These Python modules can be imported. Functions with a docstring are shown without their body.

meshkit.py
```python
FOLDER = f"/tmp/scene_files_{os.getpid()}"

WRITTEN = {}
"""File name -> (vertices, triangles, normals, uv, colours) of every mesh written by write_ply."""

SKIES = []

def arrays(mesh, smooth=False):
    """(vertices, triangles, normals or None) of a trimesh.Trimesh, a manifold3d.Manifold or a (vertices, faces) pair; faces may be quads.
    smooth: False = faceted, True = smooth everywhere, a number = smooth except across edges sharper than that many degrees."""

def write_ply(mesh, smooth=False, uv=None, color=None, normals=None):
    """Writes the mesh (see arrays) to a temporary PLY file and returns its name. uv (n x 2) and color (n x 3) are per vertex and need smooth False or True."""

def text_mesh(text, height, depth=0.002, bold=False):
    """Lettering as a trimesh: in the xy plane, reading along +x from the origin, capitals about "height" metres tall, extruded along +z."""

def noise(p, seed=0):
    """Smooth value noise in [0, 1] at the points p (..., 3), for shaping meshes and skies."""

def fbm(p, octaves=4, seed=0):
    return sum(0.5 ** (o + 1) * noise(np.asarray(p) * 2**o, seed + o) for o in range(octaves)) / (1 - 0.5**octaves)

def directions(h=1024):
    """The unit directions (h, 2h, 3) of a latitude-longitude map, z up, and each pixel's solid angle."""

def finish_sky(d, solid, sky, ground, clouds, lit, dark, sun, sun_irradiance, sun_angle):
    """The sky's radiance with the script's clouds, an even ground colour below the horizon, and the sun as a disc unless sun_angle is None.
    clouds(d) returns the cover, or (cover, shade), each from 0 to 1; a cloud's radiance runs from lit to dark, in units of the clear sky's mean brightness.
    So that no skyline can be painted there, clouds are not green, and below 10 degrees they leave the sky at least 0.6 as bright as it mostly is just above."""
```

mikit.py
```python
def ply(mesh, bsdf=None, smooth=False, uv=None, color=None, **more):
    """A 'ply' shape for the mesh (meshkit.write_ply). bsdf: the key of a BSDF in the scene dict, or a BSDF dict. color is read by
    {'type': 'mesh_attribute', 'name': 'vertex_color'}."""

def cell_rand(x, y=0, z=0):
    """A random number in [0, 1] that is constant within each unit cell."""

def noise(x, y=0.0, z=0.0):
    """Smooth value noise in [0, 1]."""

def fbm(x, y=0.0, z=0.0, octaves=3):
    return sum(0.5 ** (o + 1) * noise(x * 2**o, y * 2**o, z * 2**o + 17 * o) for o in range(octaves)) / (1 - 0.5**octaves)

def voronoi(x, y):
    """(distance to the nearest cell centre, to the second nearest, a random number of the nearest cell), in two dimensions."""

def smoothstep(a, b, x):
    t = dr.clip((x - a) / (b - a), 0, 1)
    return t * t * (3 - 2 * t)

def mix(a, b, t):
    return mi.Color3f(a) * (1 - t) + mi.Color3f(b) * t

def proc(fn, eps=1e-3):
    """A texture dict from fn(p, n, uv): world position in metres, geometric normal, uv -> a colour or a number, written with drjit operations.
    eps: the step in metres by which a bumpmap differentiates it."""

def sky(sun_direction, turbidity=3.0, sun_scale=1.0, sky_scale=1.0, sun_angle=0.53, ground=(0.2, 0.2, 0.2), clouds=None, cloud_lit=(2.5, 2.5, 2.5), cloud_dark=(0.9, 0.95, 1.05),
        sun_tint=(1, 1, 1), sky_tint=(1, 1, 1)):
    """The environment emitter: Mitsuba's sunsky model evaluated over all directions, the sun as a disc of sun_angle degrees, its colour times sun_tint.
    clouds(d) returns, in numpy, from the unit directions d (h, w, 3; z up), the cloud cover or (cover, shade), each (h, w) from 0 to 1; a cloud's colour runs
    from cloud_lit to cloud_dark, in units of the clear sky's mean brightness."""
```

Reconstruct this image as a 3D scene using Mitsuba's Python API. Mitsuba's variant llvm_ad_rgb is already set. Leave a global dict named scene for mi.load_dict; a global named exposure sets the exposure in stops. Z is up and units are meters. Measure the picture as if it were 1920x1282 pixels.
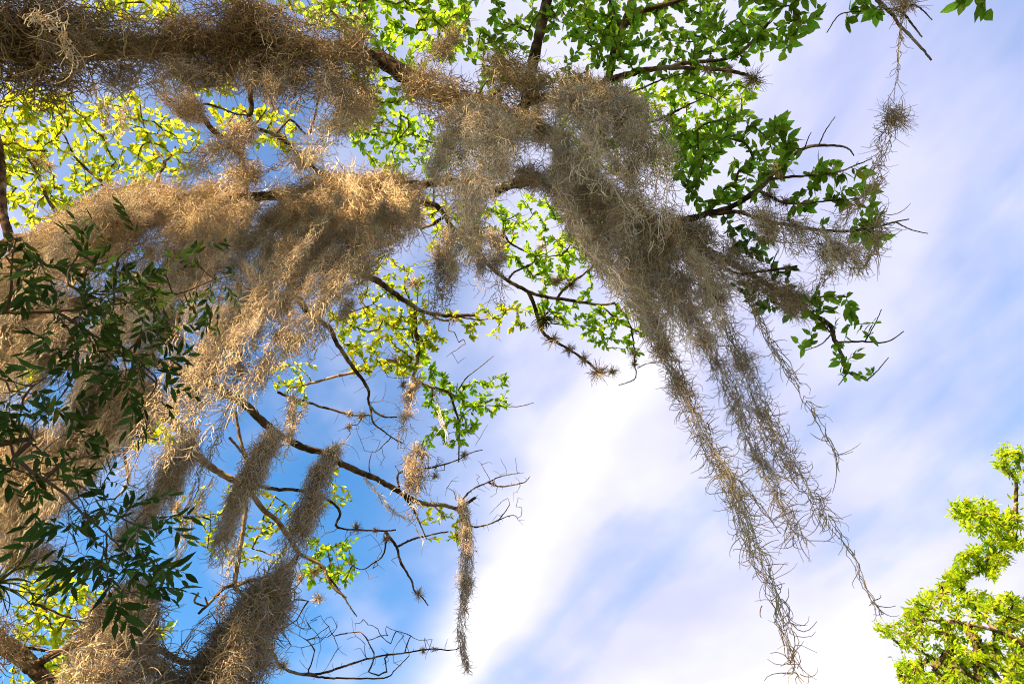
import math, numpy as np, mitsuba as mi, mikit, meshkit, trimesh
from mikit import proc, noise as tnoise, fbm as tfbm, mix, smoothstep
from scipy.spatial import cKDTree
from shapely.geometry import Polygon, Point
import shapely

T = mi.ScalarTransform4f
scene, labels = {'type': 'scene'}, {}

# ---------------------------------------------------------------- camera, sky, exposure
EYE = np.array([0.0, 0.0, 1.6])
F = 1280.0                                   # focal length in photo pixels (1920 wide)
zc = np.array([865 - 960, -100 - 641, F]); zc = zc / np.linalg.norm(zc)   # where the zenith stands in the picture
FW = np.array([0, math.sqrt(1 - zc[2]**2), zc[2]])
_ry = -zc[0] * zc[2] / FW[1]
RT = np.array([math.sqrt(1 - zc[0]**2 - _ry**2), _ry, zc[0]])
DN = np.cross(FW, RT)
scene['camera'] = {'type': 'perspective', 'fov': math.degrees(2 * math.atan(960 / F)), 'fov_axis': 'x', 'near_clip': 0.05, 'far_clip': 4000.0,
                   'to_world': T().look_at(origin=EYE.tolist(), target=(EYE + FW).tolist(), up=(-DN).tolist())}
exposure = 4.25

def clouds(d):
    z = np.maximum(d[..., 2], 0.04)
    u, v = d[..., 0] / z, d[..., 1] / z
    far = np.hypot(u, v)
    def nz(sx, sy, ang, s, o=4):
        c, q = math.cos(ang), math.sin(ang)
        a, b = (u * c + v * q) * sx, (-u * q + v * c) * sy
        return meshkit.fbm(np.stack([a, b, a * 0 + s], -1), o, seed=s)
    def sm(a, b, x):
        t = np.clip((x - a) / (b - a), 0, 1); return t * t * (3 - 2 * t)
    wisps = nz(1.6, 4.6, 2.2, 3, 5)              # cirrus drawn out along one direction
    puffs = nz(5.0, 5.0, 0.4, 9, 6)
    big = nz(1.3, 1.3, 0.9, 5, 3)
    wob = (nz(3, 3, 0, 21, 4) - 0.5) * 0.22
    side = sm(-0.34, 0.14, u + 0.12 * (v - 0.6) + wob)            # the clear western half, the veiled eastern half
    x = (u - 0.255) + 0.60 * (v - 0.62) + wob * 0.5                # across the bright bank
    bank = np.where(x < 0, np.exp(-(np.abs(x) / np.clip(0.11 + 0.07 * (v - 0.7), 0.07, 0.3))**1.7), np.exp(-(np.abs(x) / 0.10)**1.6)) * sm(0.36, 0.76, v + wob * 0.6) * (0.85 + 0.3 * (puffs - 0.5))
    horizon = sm(1.15, 1.95, v + 0.30 * (u - 0.4) + wob * 1.2) * sm(-0.7, 0.25, u + 0.3 + wob)
    left = sm(0.44, 0.70, puffs * 0.5 + wisps * 0.5) * 0.42 + 0.50 * sm(0.52, -0.1, v) * sm(0.35, 0.6, big + wob)
    fine = nz(5.5, 19.0, 2.2, 33, 5)
    veil = 0.84 + 0.75 * (wisps - 0.5) + 0.5 * (puffs - 0.5) + 0.36 * (fine - 0.5) + 0.30 * sm(0.55, 0.1, v) * sm(0.6, 0.2, u) - 0.30 * sm(0.50, 0.95, u) * sm(1.3, 0.5, v)
    gap = np.exp(-(((u - 0.22) / 0.24)**2 + ((v - 1.05) / 0.22)**2)) * 0.10
    left = np.clip(left, 0, 0.8) + (0.12 + 0.12 * (big - 0.3)) * sm(0.75, 0.2, v)
    cover = left * (1 - side) + np.clip(veil - gap, 0.02, 0.95) * side
    cover = np.clip(np.maximum(cover, 0) + bank * 1.0 + horizon * 0.6 * (0.6 + 0.8 * big), 0, 1)
    shade = np.clip(0.97 - 1.1 * bank - 0.8 * horizon - 0.9 * (puffs - 0.45) - 0.35 * sm(0.5, 0.1, v) * sm(0.6, 0.2, u), 0, 1)
    return cover, shade

SUN_AZ, SUN_EL = math.radians(55), math.radians(20)
SUN = np.array([-math.cos(SUN_EL) * math.cos(SUN_AZ), -math.cos(SUN_EL) * math.sin(SUN_AZ), math.sin(SUN_EL)])
scene['sky'] = mikit.sky(SUN.tolist(), turbidity=3, clouds=clouds, cloud_lit=(1.58, 1.55, 1.70), cloud_dark=(1.03, 1.05, 1.47), sun_tint=(1.0, 0.89, 0.72), sky_tint=(0.315, 0.545, 0.70))

# ---------------------------------------------------------------- materials
def rgb(*c): return {'type': 'rgb', 'value': list(c)}
VC = {'type': 'mesh_attribute', 'name': 'vertex_color'}
def bark_fn(dark, light, lichen):
    def fn(p, n, uv):
        a = tfbm(p.x * 30, p.y * 30, p.z * 30, 3)
        b = tfbm(p.x * 9 + 5, p.y * 9, p.z * 9, 3)
        return mix(mix(dark, light, smoothstep(0.35, 0.7, a)), lichen, smoothstep(0.56, 0.68, b) * 0.8)
    return fn
scene['bark'] = {'type': 'twosided', 'bsdf': {'type': 'diffuse', 'reflectance': proc(bark_fn((0.040, 0.031, 0.026), (0.125, 0.093, 0.072), (0.24, 0.23, 0.19)))}}
scene['pale_bark'] = {'type': 'twosided', 'bsdf': {'type': 'diffuse', 'reflectance': proc(bark_fn((0.16, 0.12, 0.085), (0.34, 0.27, 0.20), (0.42, 0.39, 0.32)))}}
scene['twig_bark'] = {'type': 'twosided', 'bsdf': {'type': 'diffuse', 'reflectance': rgb(0.085, 0.065, 0.055)}}
scene['moss_fibre'] = {'type': 'twosided', 'bsdf': {'type': 'diffuse', 'reflectance': VC}}
scene['leaf_blade'] = {'type': 'principledthin', 'base_color': VC, 'roughness': 0.45, 'diff_trans': 1.45, 'spec_trans': 0.0, 'eta': 1.4}
scene['glossy_leaf'] = {'type': 'principledthin', 'base_color': VC, 'roughness': 0.35, 'diff_trans': 0.7, 'spec_trans': 0.0, 'eta': 1.45}
scene['soil'] = {'type': 'twosided', 'bsdf': {'type': 'diffuse', 'reflectance': proc(lambda p, n, uv: mix((0.10, 0.09, 0.05), (0.20, 0.21, 0.09), tfbm(p.x * 0.8, p.y * 0.8, 0.0, 4)))}}

# ---------------------------------------------------------------- helpers
def ray(px, py):
    d = FW + RT * ((px - 960) / F) + DN * ((py - 641) / F)
    return d / np.linalg.norm(d)
def at(px, py, dist): return EYE + ray(px, py) * dist
def pix(p):
    q = np.asarray(p) - EYE
    w = q @ FW
    return np.stack([960 + F * (q @ RT) / w, 641 + F * (q @ DN) / w], -1)
def dropped(top, px, py, lo=0.35):
    """The point on the ray of (px, py) nearest to the plumb line below top."""
    d = ray(px, py); q = top - EYE
    dh = d[:2]
    s = (q[:2] @ dh) / max(dh @ dh, 1e-6)
    return EYE + d * np.clip(s, lo * np.linalg.norm(q), 1.15 * np.linalg.norm(q))
def numbered(name):
    if name not in used: used.add(name); return name
    k = 1
    while f'{name}_{k:03d}' in used: k += 1
    used.add(f'{name}_{k:03d}'); return f'{name}_{k:03d}'
used = set()
def put(key, mesh, bsdf, color=None, smooth=False):
    key = numbered(key)
    scene[key] = mikit.ply(mesh, bsdf, smooth=smooth, color=color)
    return key
def tag(key, label=None, category=None, group=None, kind=None):
    labels[key] = {k: v for k, v in (('label', label), ('category', category), ('group', group), ('kind', kind)) if v}
def catmull(P, n):
    P = np.asarray(P, float)
    if len(P) == 2: return P[0] + (P[1] - P[0]) * np.linspace(0, 1, n)[:, None]
    Q = np.vstack([2 * P[0] - P[1], P, 2 * P[-1] - P[-2]])
    s = np.linspace(0, len(P) - 1 - 1e-9, n); i = s.astype(int); t = (s - i)[:, None]
    a, b, c, d = Q[i], Q[i + 1], Q[i + 2], Q[i + 3]
    return 0.5 * (2 * b + (c - a) * t + (2 * a - 5 * b + 4 * c - d) * t**2 + (3 * b - a - 3 * c + d) * t**3)
def unit(v): return v / (np.linalg.norm(v, axis=-1, keepdims=True) + 1e-12)
def tubes(P, R, sides=3):
    """Many polylines P (n, k, 3) with radii R (n, k) as tapering tubes: vertices, triangles."""
    n, k, _ = P.shape
    t = unit(np.gradient(P, axis=1))
    ref = unit(np.cross(t.mean(1) + 1e-6, np.array([0.37, 0.21, 0.9])))[:, None]
    a = unit(np.cross(np.broadcast_to(ref, t.shape), t)); b = np.cross(t, a)
    g = np.arange(sides) * 2 * math.pi / sides
    V = P[:, :, None] + R[:, :, None, None] * (np.cos(g)[:, None] * a[:, :, None] + np.sin(g)[:, None] * b[:, :, None])
    i, j = np.meshgrid(np.arange(k - 1), np.arange(sides), indexing='ij')
    q = np.stack([i * sides + j, i * sides + (j + 1) % sides, (i + 1) * sides + (j + 1) % sides, (i + 1) * sides + j], -1).reshape(-1, 4)
    tri = np.vstack([q[:, [0, 1, 2]], q[:, [0, 2, 3]]])
    tri = (tri[None] + (np.arange(n) * k * sides)[:, None, None]).reshape(-1, 3)
    return V.reshape(-1, 3), tri
def limb_tube(P, r, sides=9, seed=0, rough=0.10):
    """One limb: a capped tube with knobbly bark relief."""
    P = np.asarray(P); r = np.asarray(r)
    V, tri = tubes(P[None], r[None], sides)
    c = np.repeat(P, sides, 0); d = V - c
    s = (meshkit.fbm(V * 9 + seed, 3, seed) - 0.5) * 2.2 + (meshkit.noise(V * 45, seed + 3) - 0.5) * 0.9
    V = c + d * (1 + rough * 1.6 * s)[:, None]
    n = len(V)
    V = np.vstack([V, P[:1], P[-1:]]); j = np.arange(sides)
    tri = np.vstack([tri, np.stack([j * 0 + n, (j + 1) % sides, j], 1), np.stack([j * 0 + n + 1, n - sides + j, n - sides + (j + 1) % sides], 1)])
    return V, tri
def join(parts):
    at_, Vs, Fs, Cs = 0, [], [], []
    for p in parts:
        Vs.append(p[0]); Fs.append(p[1] + at_); at_ += len(p[0])
        if len(p) > 2: Cs.append(p[2])
    return (np.vstack(Vs), np.vstack(Fs)), (np.vstack(Cs) if Cs else None)

# ---------------------------------------------------------------- builders: moss
def filaments(rng, base, d, L, r, K=6, curl=2.2, sag=0.10):
    n = len(base)
    ax = unit(np.cross(d, rng.normal(size=(n, 3))))
    th = (rng.uniform(0.25, 1.0, n) * curl * rng.choice([-1, 1], n) / (K - 1))[:, None]
    tw = (rng.normal(0, 0.35, n))[:, None]
    P = np.empty((n, K, 3)); P[:, 0] = base
    step = (L / (K - 1))[:, None]
    for k in range(1, K):
        P[:, k] = P[:, k - 1] + d * step
        d = d * np.cos(th) + np.cross(ax, d) * np.sin(th)
        d[:, 2] -= sag * 0.3
        d = unit(d); ax = unit(ax + np.cross(d, ax) * tw)
    R = r[:, None] * np.linspace(1, 0.45, K)
    return P, R
GREY = np.array([0.445, 0.388, 0.318]); SUNLIT_TAN = np.array([0.55, 0.468, 0.362]); SHADED_DARK = np.array([0.17, 0.138, 0.104]); OLIVE = np.array([0.22, 0.19, 0.12])  # one plant: warm sunlight and shade are put into the tan and dark tones
def tint(rng, n, col, per):
    c = col * np.exp(rng.normal(0, 0.20, (n, 1))) * (1 + rng.normal(0, 0.05, (n, 3)))
    c = np.where(rng.random((n, 1)) < 0.06, c * 1.45, c)
    return np.repeat(np.clip(c, 0.02, 0.62), per, 0)
def rope(rng, path, w, n, L, r, align=0.55, curl=2.4, col=GREY, prof=(0.55, 1.0, 0.35), stems=0, K=6, power=1.0, core=0.0, core_to=0.9):
    """Moss along one path (k, 3): n curly filaments within the width w, and, where asked, the hanging stems they grow on."""
    m = len(path); out = []
    s = rng.random(n) ** power
    x = s * (m - 1); i = np.minimum(x.astype(int), m - 2); f = (x - i)[:, None]
    c = path[i] * (1 - f) + path[i + 1] * f
    tg = unit(path[i + 1] - path[i])
    pw = np.interp(s, [0, 0.35, 1], prof)
    off = rng.normal(size=(n, 3)); off -= tg * (off * tg).sum(1, keepdims=True)
    off = unit(off) * ((np.abs(rng.normal(0, 0.5, (n, 1))) if not core else 0.88 * np.sqrt(rng.uniform(0.06, 1, (n, 1)))) * w * 0.5 * pw[:, None])
    lump = (meshkit.fbm(c * 7.0, 3, 7) - 0.5)[:, None]
    base = c + off * (1 + 1.6 * lump)
    d = unit(tg * align + unit(rng.normal(size=(n, 3))) * (1 - align) + unit(off + 1e-9) * 0.25 * (1 - align))
    LL = L * rng.uniform(0.5, 1.5, n); rr = r * 1.08 * rng.uniform(0.75, 1.25, n)
    P, R = filaments(rng, base, d, LL, rr, K, curl)
    V, tri = tubes(P, R); out.append((V, tri, tint(rng, n, col, K * 3)))
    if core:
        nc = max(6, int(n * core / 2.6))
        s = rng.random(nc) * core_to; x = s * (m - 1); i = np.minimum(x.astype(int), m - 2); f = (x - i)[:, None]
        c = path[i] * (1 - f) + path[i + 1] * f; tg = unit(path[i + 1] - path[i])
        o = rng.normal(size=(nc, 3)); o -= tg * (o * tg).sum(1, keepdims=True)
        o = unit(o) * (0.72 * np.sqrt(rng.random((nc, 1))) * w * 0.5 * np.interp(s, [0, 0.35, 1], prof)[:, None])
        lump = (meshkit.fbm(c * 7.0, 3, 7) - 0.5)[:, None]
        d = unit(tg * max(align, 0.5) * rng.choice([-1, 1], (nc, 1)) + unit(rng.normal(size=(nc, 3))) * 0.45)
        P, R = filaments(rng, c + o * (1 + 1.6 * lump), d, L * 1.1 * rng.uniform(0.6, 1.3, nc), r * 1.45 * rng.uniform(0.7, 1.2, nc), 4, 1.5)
        V, tri = tubes(P, R * np.array([0.5, 1.0, 1.0, 0.6])); out.append((V, tri, tint(rng, nc, col * 0.62, 12)))  # inner strands darkened: the shade inside the moss is put into their colour
        px = np.linalg.norm(np.diff(pix(path), axis=0), axis=1).sum(); wpx = w / (np.linalg.norm(path.mean(0) - EYE) / F)
        nt = max(1, int(1.0 * min(core, 1) * px * core_to * min(wpx, 200) / 2400))
        s = (np.arange(nt) + rng.random(nt)) / nt * core_to; x = s * (m - 1); i = np.minimum(x.astype(int), m - 2); f = (x - i)[:, None]
        c = path[i] * (1 - f) + path[i + 1] * f; tg = unit(path[i + 1] - path[i]); pw = np.interp(s, [0, 0.35, 1], prof)
        o = unit(rng.normal(size=(nt, 3))); o -= tg * (o * tg).sum(1, keepdims=True)
        c = c + o * (0.5 * np.sqrt(rng.random((nt, 1))) * np.maximum(0, w * 0.5 * pw - 12 * r)[:, None])
        z = unit(tg * align + rng.normal(0, 0.5, (nt, 3)) * (1 - align)); a = unit(np.cross(z, rng.normal(size=(nt, 3)))); b = np.cross(z, a)
        mm = np.linalg.norm(c - EYE, axis=1) / F; xy = np.minimum(36, wpx * 0.8 * pw) * mm * rng.uniform(0.8, 1.2, nt); zz = 58 * mm * rng.uniform(0.8, 1.2, nt)
        tone = min(TUFT, key=lambda t: np.abs(TUFT[t] - col).sum())
        for k in range(nt):
            M = np.eye(4); M[:3, 0] = a[k] * xy[k]; M[:3, 1] = b[k] * xy[k]; M[:3, 2] = z[k] * zz[k]; M[:3, 3] = c[k]
            out.append(('tuft', f'{tone}_{rng.integers(2)}', M))
    if stems:
        q = 26
        P = np.empty((stems, q, 3)); R = np.empty((stems, q))
        for k in range(stems):
            e = 1.0 if k == 0 else rng.uniform(0.55, 1.0)
            b = catmull(path, 60); y = np.linspace(0, e * 59, q); j = np.minimum(y.astype(int), 58)
            b = b[j] + (b[j + 1] - b[j]) * (y - j)[:, None]
            a = np.linspace(0, 1, q); ww = w * 0.8 * np.interp(a, [0, 0.35, 1], prof)
            fr = rng.uniform(4, 9); z = rng.uniform(0, 99, 3)
            wob = np.stack([meshkit.fbm(np.stack([a * fr, a * 0 + y0, a * 0], 1), 3, 4) - 0.5 for y0 in z], 1)
            b = b + wob * (1.7 * ww + 3.0 * r)[:, None]
            P[k] = b; R[k] = r * 0.95
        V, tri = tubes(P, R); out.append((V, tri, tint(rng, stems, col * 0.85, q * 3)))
    return out
# fine tangles of moss, used many times inside every thick growth
TUFT = {'moss_tangle_grey': GREY, 'moss_tangle_tan': SUNLIT_TAN * 0.88, 'moss_tangle_dark': SHADED_DARK * 1.25, 'moss_tangle_dull': GREY * 0.73}
for k, (t, col) in enumerate(TUFT.items()):
    for j in range(2):
        rng = np.random.default_rng(50 + 2 * k + j); n = 250
        c = unit(rng.normal(size=(n, 3))) * rng.random((n, 1)) ** 0.5 * 0.5
        P, R = filaments(rng, c, unit(rng.normal(size=(n, 3)) + np.array([0, 0, 0.5])), rng.uniform(0.3, 0.75, n), np.full(n, 0.0095) * rng.uniform(0.7, 1.2, n), 4, 2.4)
        V, tri = tubes(P, R)
        scene[f'{t}_{j}'] = {'type': 'shapegroup', 'fibres': mikit.ply((V, tri), 'moss_fibre', color=tint(rng, n, col, 12))}
def count(path, wpx, cov, Lpx, rpx):
    q = pix(path); length = np.linalg.norm(np.diff(q, axis=0), axis=1).sum()
    return max(12, int(0.44 * cov * max(length, wpx) * wpx / (Lpx * 2 * rpx)))
def as_points(pts, d0, d1=None):
    d1 = d0 if d1 is None else d1
    return np.array([at(x, y, d0 + (d1 - d0) * k / max(len(pts) - 1, 1)) for k, (x, y) in enumerate(pts)])
def mat(rng, pts, d, w, cov=3.0, Lpx=27, rpx=0.60, col=GREY, align=0.15, curl=2.6, prof=(0.9, 1.0, 0.8), core=1.5):
    """Moss wrapped round a limb. d: one distance or (first, last)."""
    d0, d1 = d if isinstance(d, tuple) else (d, d)
    path = catmull(as_points(pts, d0, d1), 24); dm = (d0 + d1) / 2
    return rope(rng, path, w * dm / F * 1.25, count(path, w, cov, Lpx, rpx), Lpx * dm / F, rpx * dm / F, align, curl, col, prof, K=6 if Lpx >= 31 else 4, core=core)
def curtain(rng, top, bot, d, n, w, cov=1.0, Lpx=27, rpx=0.60, col=GREY, align=0.62, curl=2.3, deep=0.12, ragged=(0.55, 1.0), stems=1, prof=(0.6, 1.0, 0.3), lean=0.04, core=0.9):
    """A veil of many hanging ropes between a line of attachment and a line of tips."""
    d0, d1 = d if isinstance(d, tuple) else (d, d)
    tp = catmull([(*p, 0) for p in top], 60)[:, :2]; bp = catmull([(*p, 0) for p in bot], 60)[:, :2]
    out = []
    for k in range(n):
        u = (k + rng.random()) / n
        a = tp[int(u * 59)] + rng.normal(0, w * 0.15, 2); b = bp[int(np.clip(u + rng.normal(0, lean), 0, 1) * 59)]
        P0 = at(*a, d0 + (d1 - d0) * u + rng.normal(0, deep)); e = rng.uniform(*ragged)
        P1 = dropped(P0, *b); P1 = P0 + (P1 - P0) * e
        dm = np.linalg.norm((P0 + P1) / 2 - EYE)
        ww = w * rng.uniform(0.5, 1.6)
        mid = (P0 + P1) / 2 + rng.normal(0, 0.05, 3) * np.linalg.norm(P1 - P0)
        path = catmull([P0, mid, P1], 16)
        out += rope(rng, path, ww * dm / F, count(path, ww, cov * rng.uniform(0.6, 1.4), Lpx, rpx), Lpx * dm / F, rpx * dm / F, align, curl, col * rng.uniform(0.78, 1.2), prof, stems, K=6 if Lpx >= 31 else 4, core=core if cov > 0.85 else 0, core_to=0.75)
    return out
def tassel(rng, pts, d, w, cov=2.5, Lpx=27, rpx=0.60, col=GREY, align=0.5, curl=2.3, prof=(0.8, 1.0, 0.25), stems=4, power=1.0, sub=3, core=None):
    """One hanging beard: a main rope with a few side ropes of unequal length."""
    P0 = at(*pts[0], d)
    path = catmull([P0] + [dropped(P0, *p) for p in pts[1:]], 30)
    dm = np.linalg.norm(path.mean(0) - EYE); out = []
    n = count(path, w, cov, Lpx, rpx)
    for k in range(sub + 1):
        e = 30 if k == 0 else int(rng.uniform(0.5, 0.9) * 30)
        o = np.zeros(3) if k == 0 else rng.normal(0, 0.16, 3) * w * dm / F
        pth = path[:e] + o * np.linspace(0.6, 1.2, e)[:, None]
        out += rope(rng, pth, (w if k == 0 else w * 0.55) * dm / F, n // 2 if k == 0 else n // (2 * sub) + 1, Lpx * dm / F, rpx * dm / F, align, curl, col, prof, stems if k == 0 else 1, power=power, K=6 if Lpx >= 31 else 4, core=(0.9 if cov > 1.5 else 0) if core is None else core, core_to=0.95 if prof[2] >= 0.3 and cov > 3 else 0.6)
    return out
def moss(label, *parts, group=None):
    """One moss growth. parts: lists of pieces; more than one makes named parts (name, pieces)."""
    key = numbered('spanish_moss')
    def hang(k, pieces):
        for j, (_, tone, M) in enumerate([p for p in pieces if p[0] is not None and isinstance(p[0], str)]):
            scene[f'{k}__{j + 1:03d}'] = {'type': 'instance', 'shapegroup': {'type': 'ref', 'id': tone}, 'to_world': T(M)}
        return [p for p in pieces if not isinstance(p[0], str)]
    if len(parts) == 1 and not isinstance(parts[0], tuple):
        m, c = join(hang(key, parts[0])); scene[key] = mikit.ply(m, 'moss_fibre', color=c)
    else:
        for name, pieces in parts:
            k = numbered(f'{key}__{name}'); m, c = join(hang(k, pieces)); scene[k] = mikit.ply(m, 'moss_fibre', color=c)
    tag(key, label, 'spanish moss', group)
    return key

# ---------------------------------------------------------------- builders: leaves and twigs
def leaves(rng, base, d, nrm, L, aspect, col, fold=0.25, bend=0.28, cvar=0.24):
    """Leaf blades as small folded, drooping meshes: base, direction, rough normal, length per leaf. 10 vertices, 12 triangles with the stalk."""
    n = len(base); d = unit(d); s = unit(np.cross(d, nrm)); u = np.cross(s, d)
    L = L[:, None]; W = L * aspect * 0.5
    def pt(a, b, h): return base + d * (a * L) + s * (b * W) + u * (h * L)
    f = rng.uniform(0.3, 1.0, (n, 1)) * fold; c = rng.uniform(-0.2, 1.0, (n, 1)) * bend
    hh = lambda a: -c * (a * a)
    wf = f * aspect * 0.5
    V = np.stack([pt(-0.16, 0, 0.0), pt(0.02, 0.05, 0.0), pt(0.02, -0.05, 0.0),
                  pt(0.35, 0, hh(0.35)), pt(0.70, 0, hh(0.70)), pt(1.0, 0, hh(1.0)),
                  pt(0.28, 0.92, hh(0.28) + wf * 0.92), pt(0.62, 0.85, hh(0.62) + wf * 0.85), pt(0.28, -0.92, hh(0.28) + wf * 0.92), pt(0.62, -0.85, hh(0.62) + wf * 0.85)], 1)
    tri = np.array([[0, 1, 2], [1, 3, 2], [1, 6, 3], [3, 6, 7], [3, 7, 4], [4, 7, 5], [2, 3, 8], [3, 9, 8], [3, 4, 9], [4, 5, 9]])
    C = col * np.exp(rng.normal(0, cvar, (n, 1))) * (1 + rng.normal(0, 0.08, (n, 3)))
    old = rng.random((n, 1)) < 0.008
    C = np.where(old, C * np.array([2.2, 1.2, 0.8]), C)
    C = np.clip(C, 0.01, 0.6)
    return V, tri, C
def grow(rng, targets, nodes):
    """Twigs from the nearest wood to every target, one after another (each joins the nearest wood or twig): positions, parents, whether a node is old wood."""
    nt = len(targets); d, i = cKDTree(nodes).query(targets)
    root = nodes[i]; best = d.copy(); par = np.full(nt, -1); done = np.zeros(nt, bool); order = []
    for _ in range(nt):
        k = int(np.argmin(np.where(done, 1e9, best))); done[k] = True; order.append(k)
        dd = np.linalg.norm(targets - targets[k], axis=1) * 1.03
        better = ~done & (dd < best); best[better] = dd[better]; par[better] = k
    load = np.ones(nt)
    for k in reversed(order):
        if par[k] >= 0: load[par[k]] += load[k]
    return root, par, load, order
def twig_mesh(rng, targets, root, par, load, r0, rmax=0.012, sides=4):
    n = len(targets); A = np.where((par >= 0)[:, None], targets[np.maximum(par, 0)], root)
    ln = np.linalg.norm(targets - A, axis=1, keepdims=True)
    q = np.linspace(0, 1, 5)[None, :, None]
    bow = unit(rng.normal(size=(n, 3)))[:, None] * ln[:, None] * 0.10
    P = A[:, None] * (1 - q) + targets[:, None] * q + bow * 4 * q * (1 - q) * rng.uniform(0.3, 1, (n, 1, 1)) + rng.normal(0, 0.012, (n, 5, 3)) * ln[:, None] * (q * (1 - q) * 4)
    r1 = np.minimum(r0 * load ** 0.40, rmax); ra = np.minimum(r1 * 1.2, rmax * 1.1)
    R = ra[:, None] * (1 - q[:, :, 0]) + np.maximum(r1 * 0.75, r0 * 0.5)[:, None] * q[:, :, 0]
    return P, tubes(P, R, sides)
def in_polygon(rng, poly, n, gap):
    pg = Polygon(poly); x0, y0, x1, y1 = pg.bounds; out = []
    for _ in range(n * 60):
        p = rng.uniform([x0, y0], [x1, y1])
        if pg.contains(Point(*p)) and all((p[0] - q[0])**2 + (p[1] - q[1])**2 > gap * gap for q in out):
            out.append(p)
            if len(out) == n: break
    return np.array(out)
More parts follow.
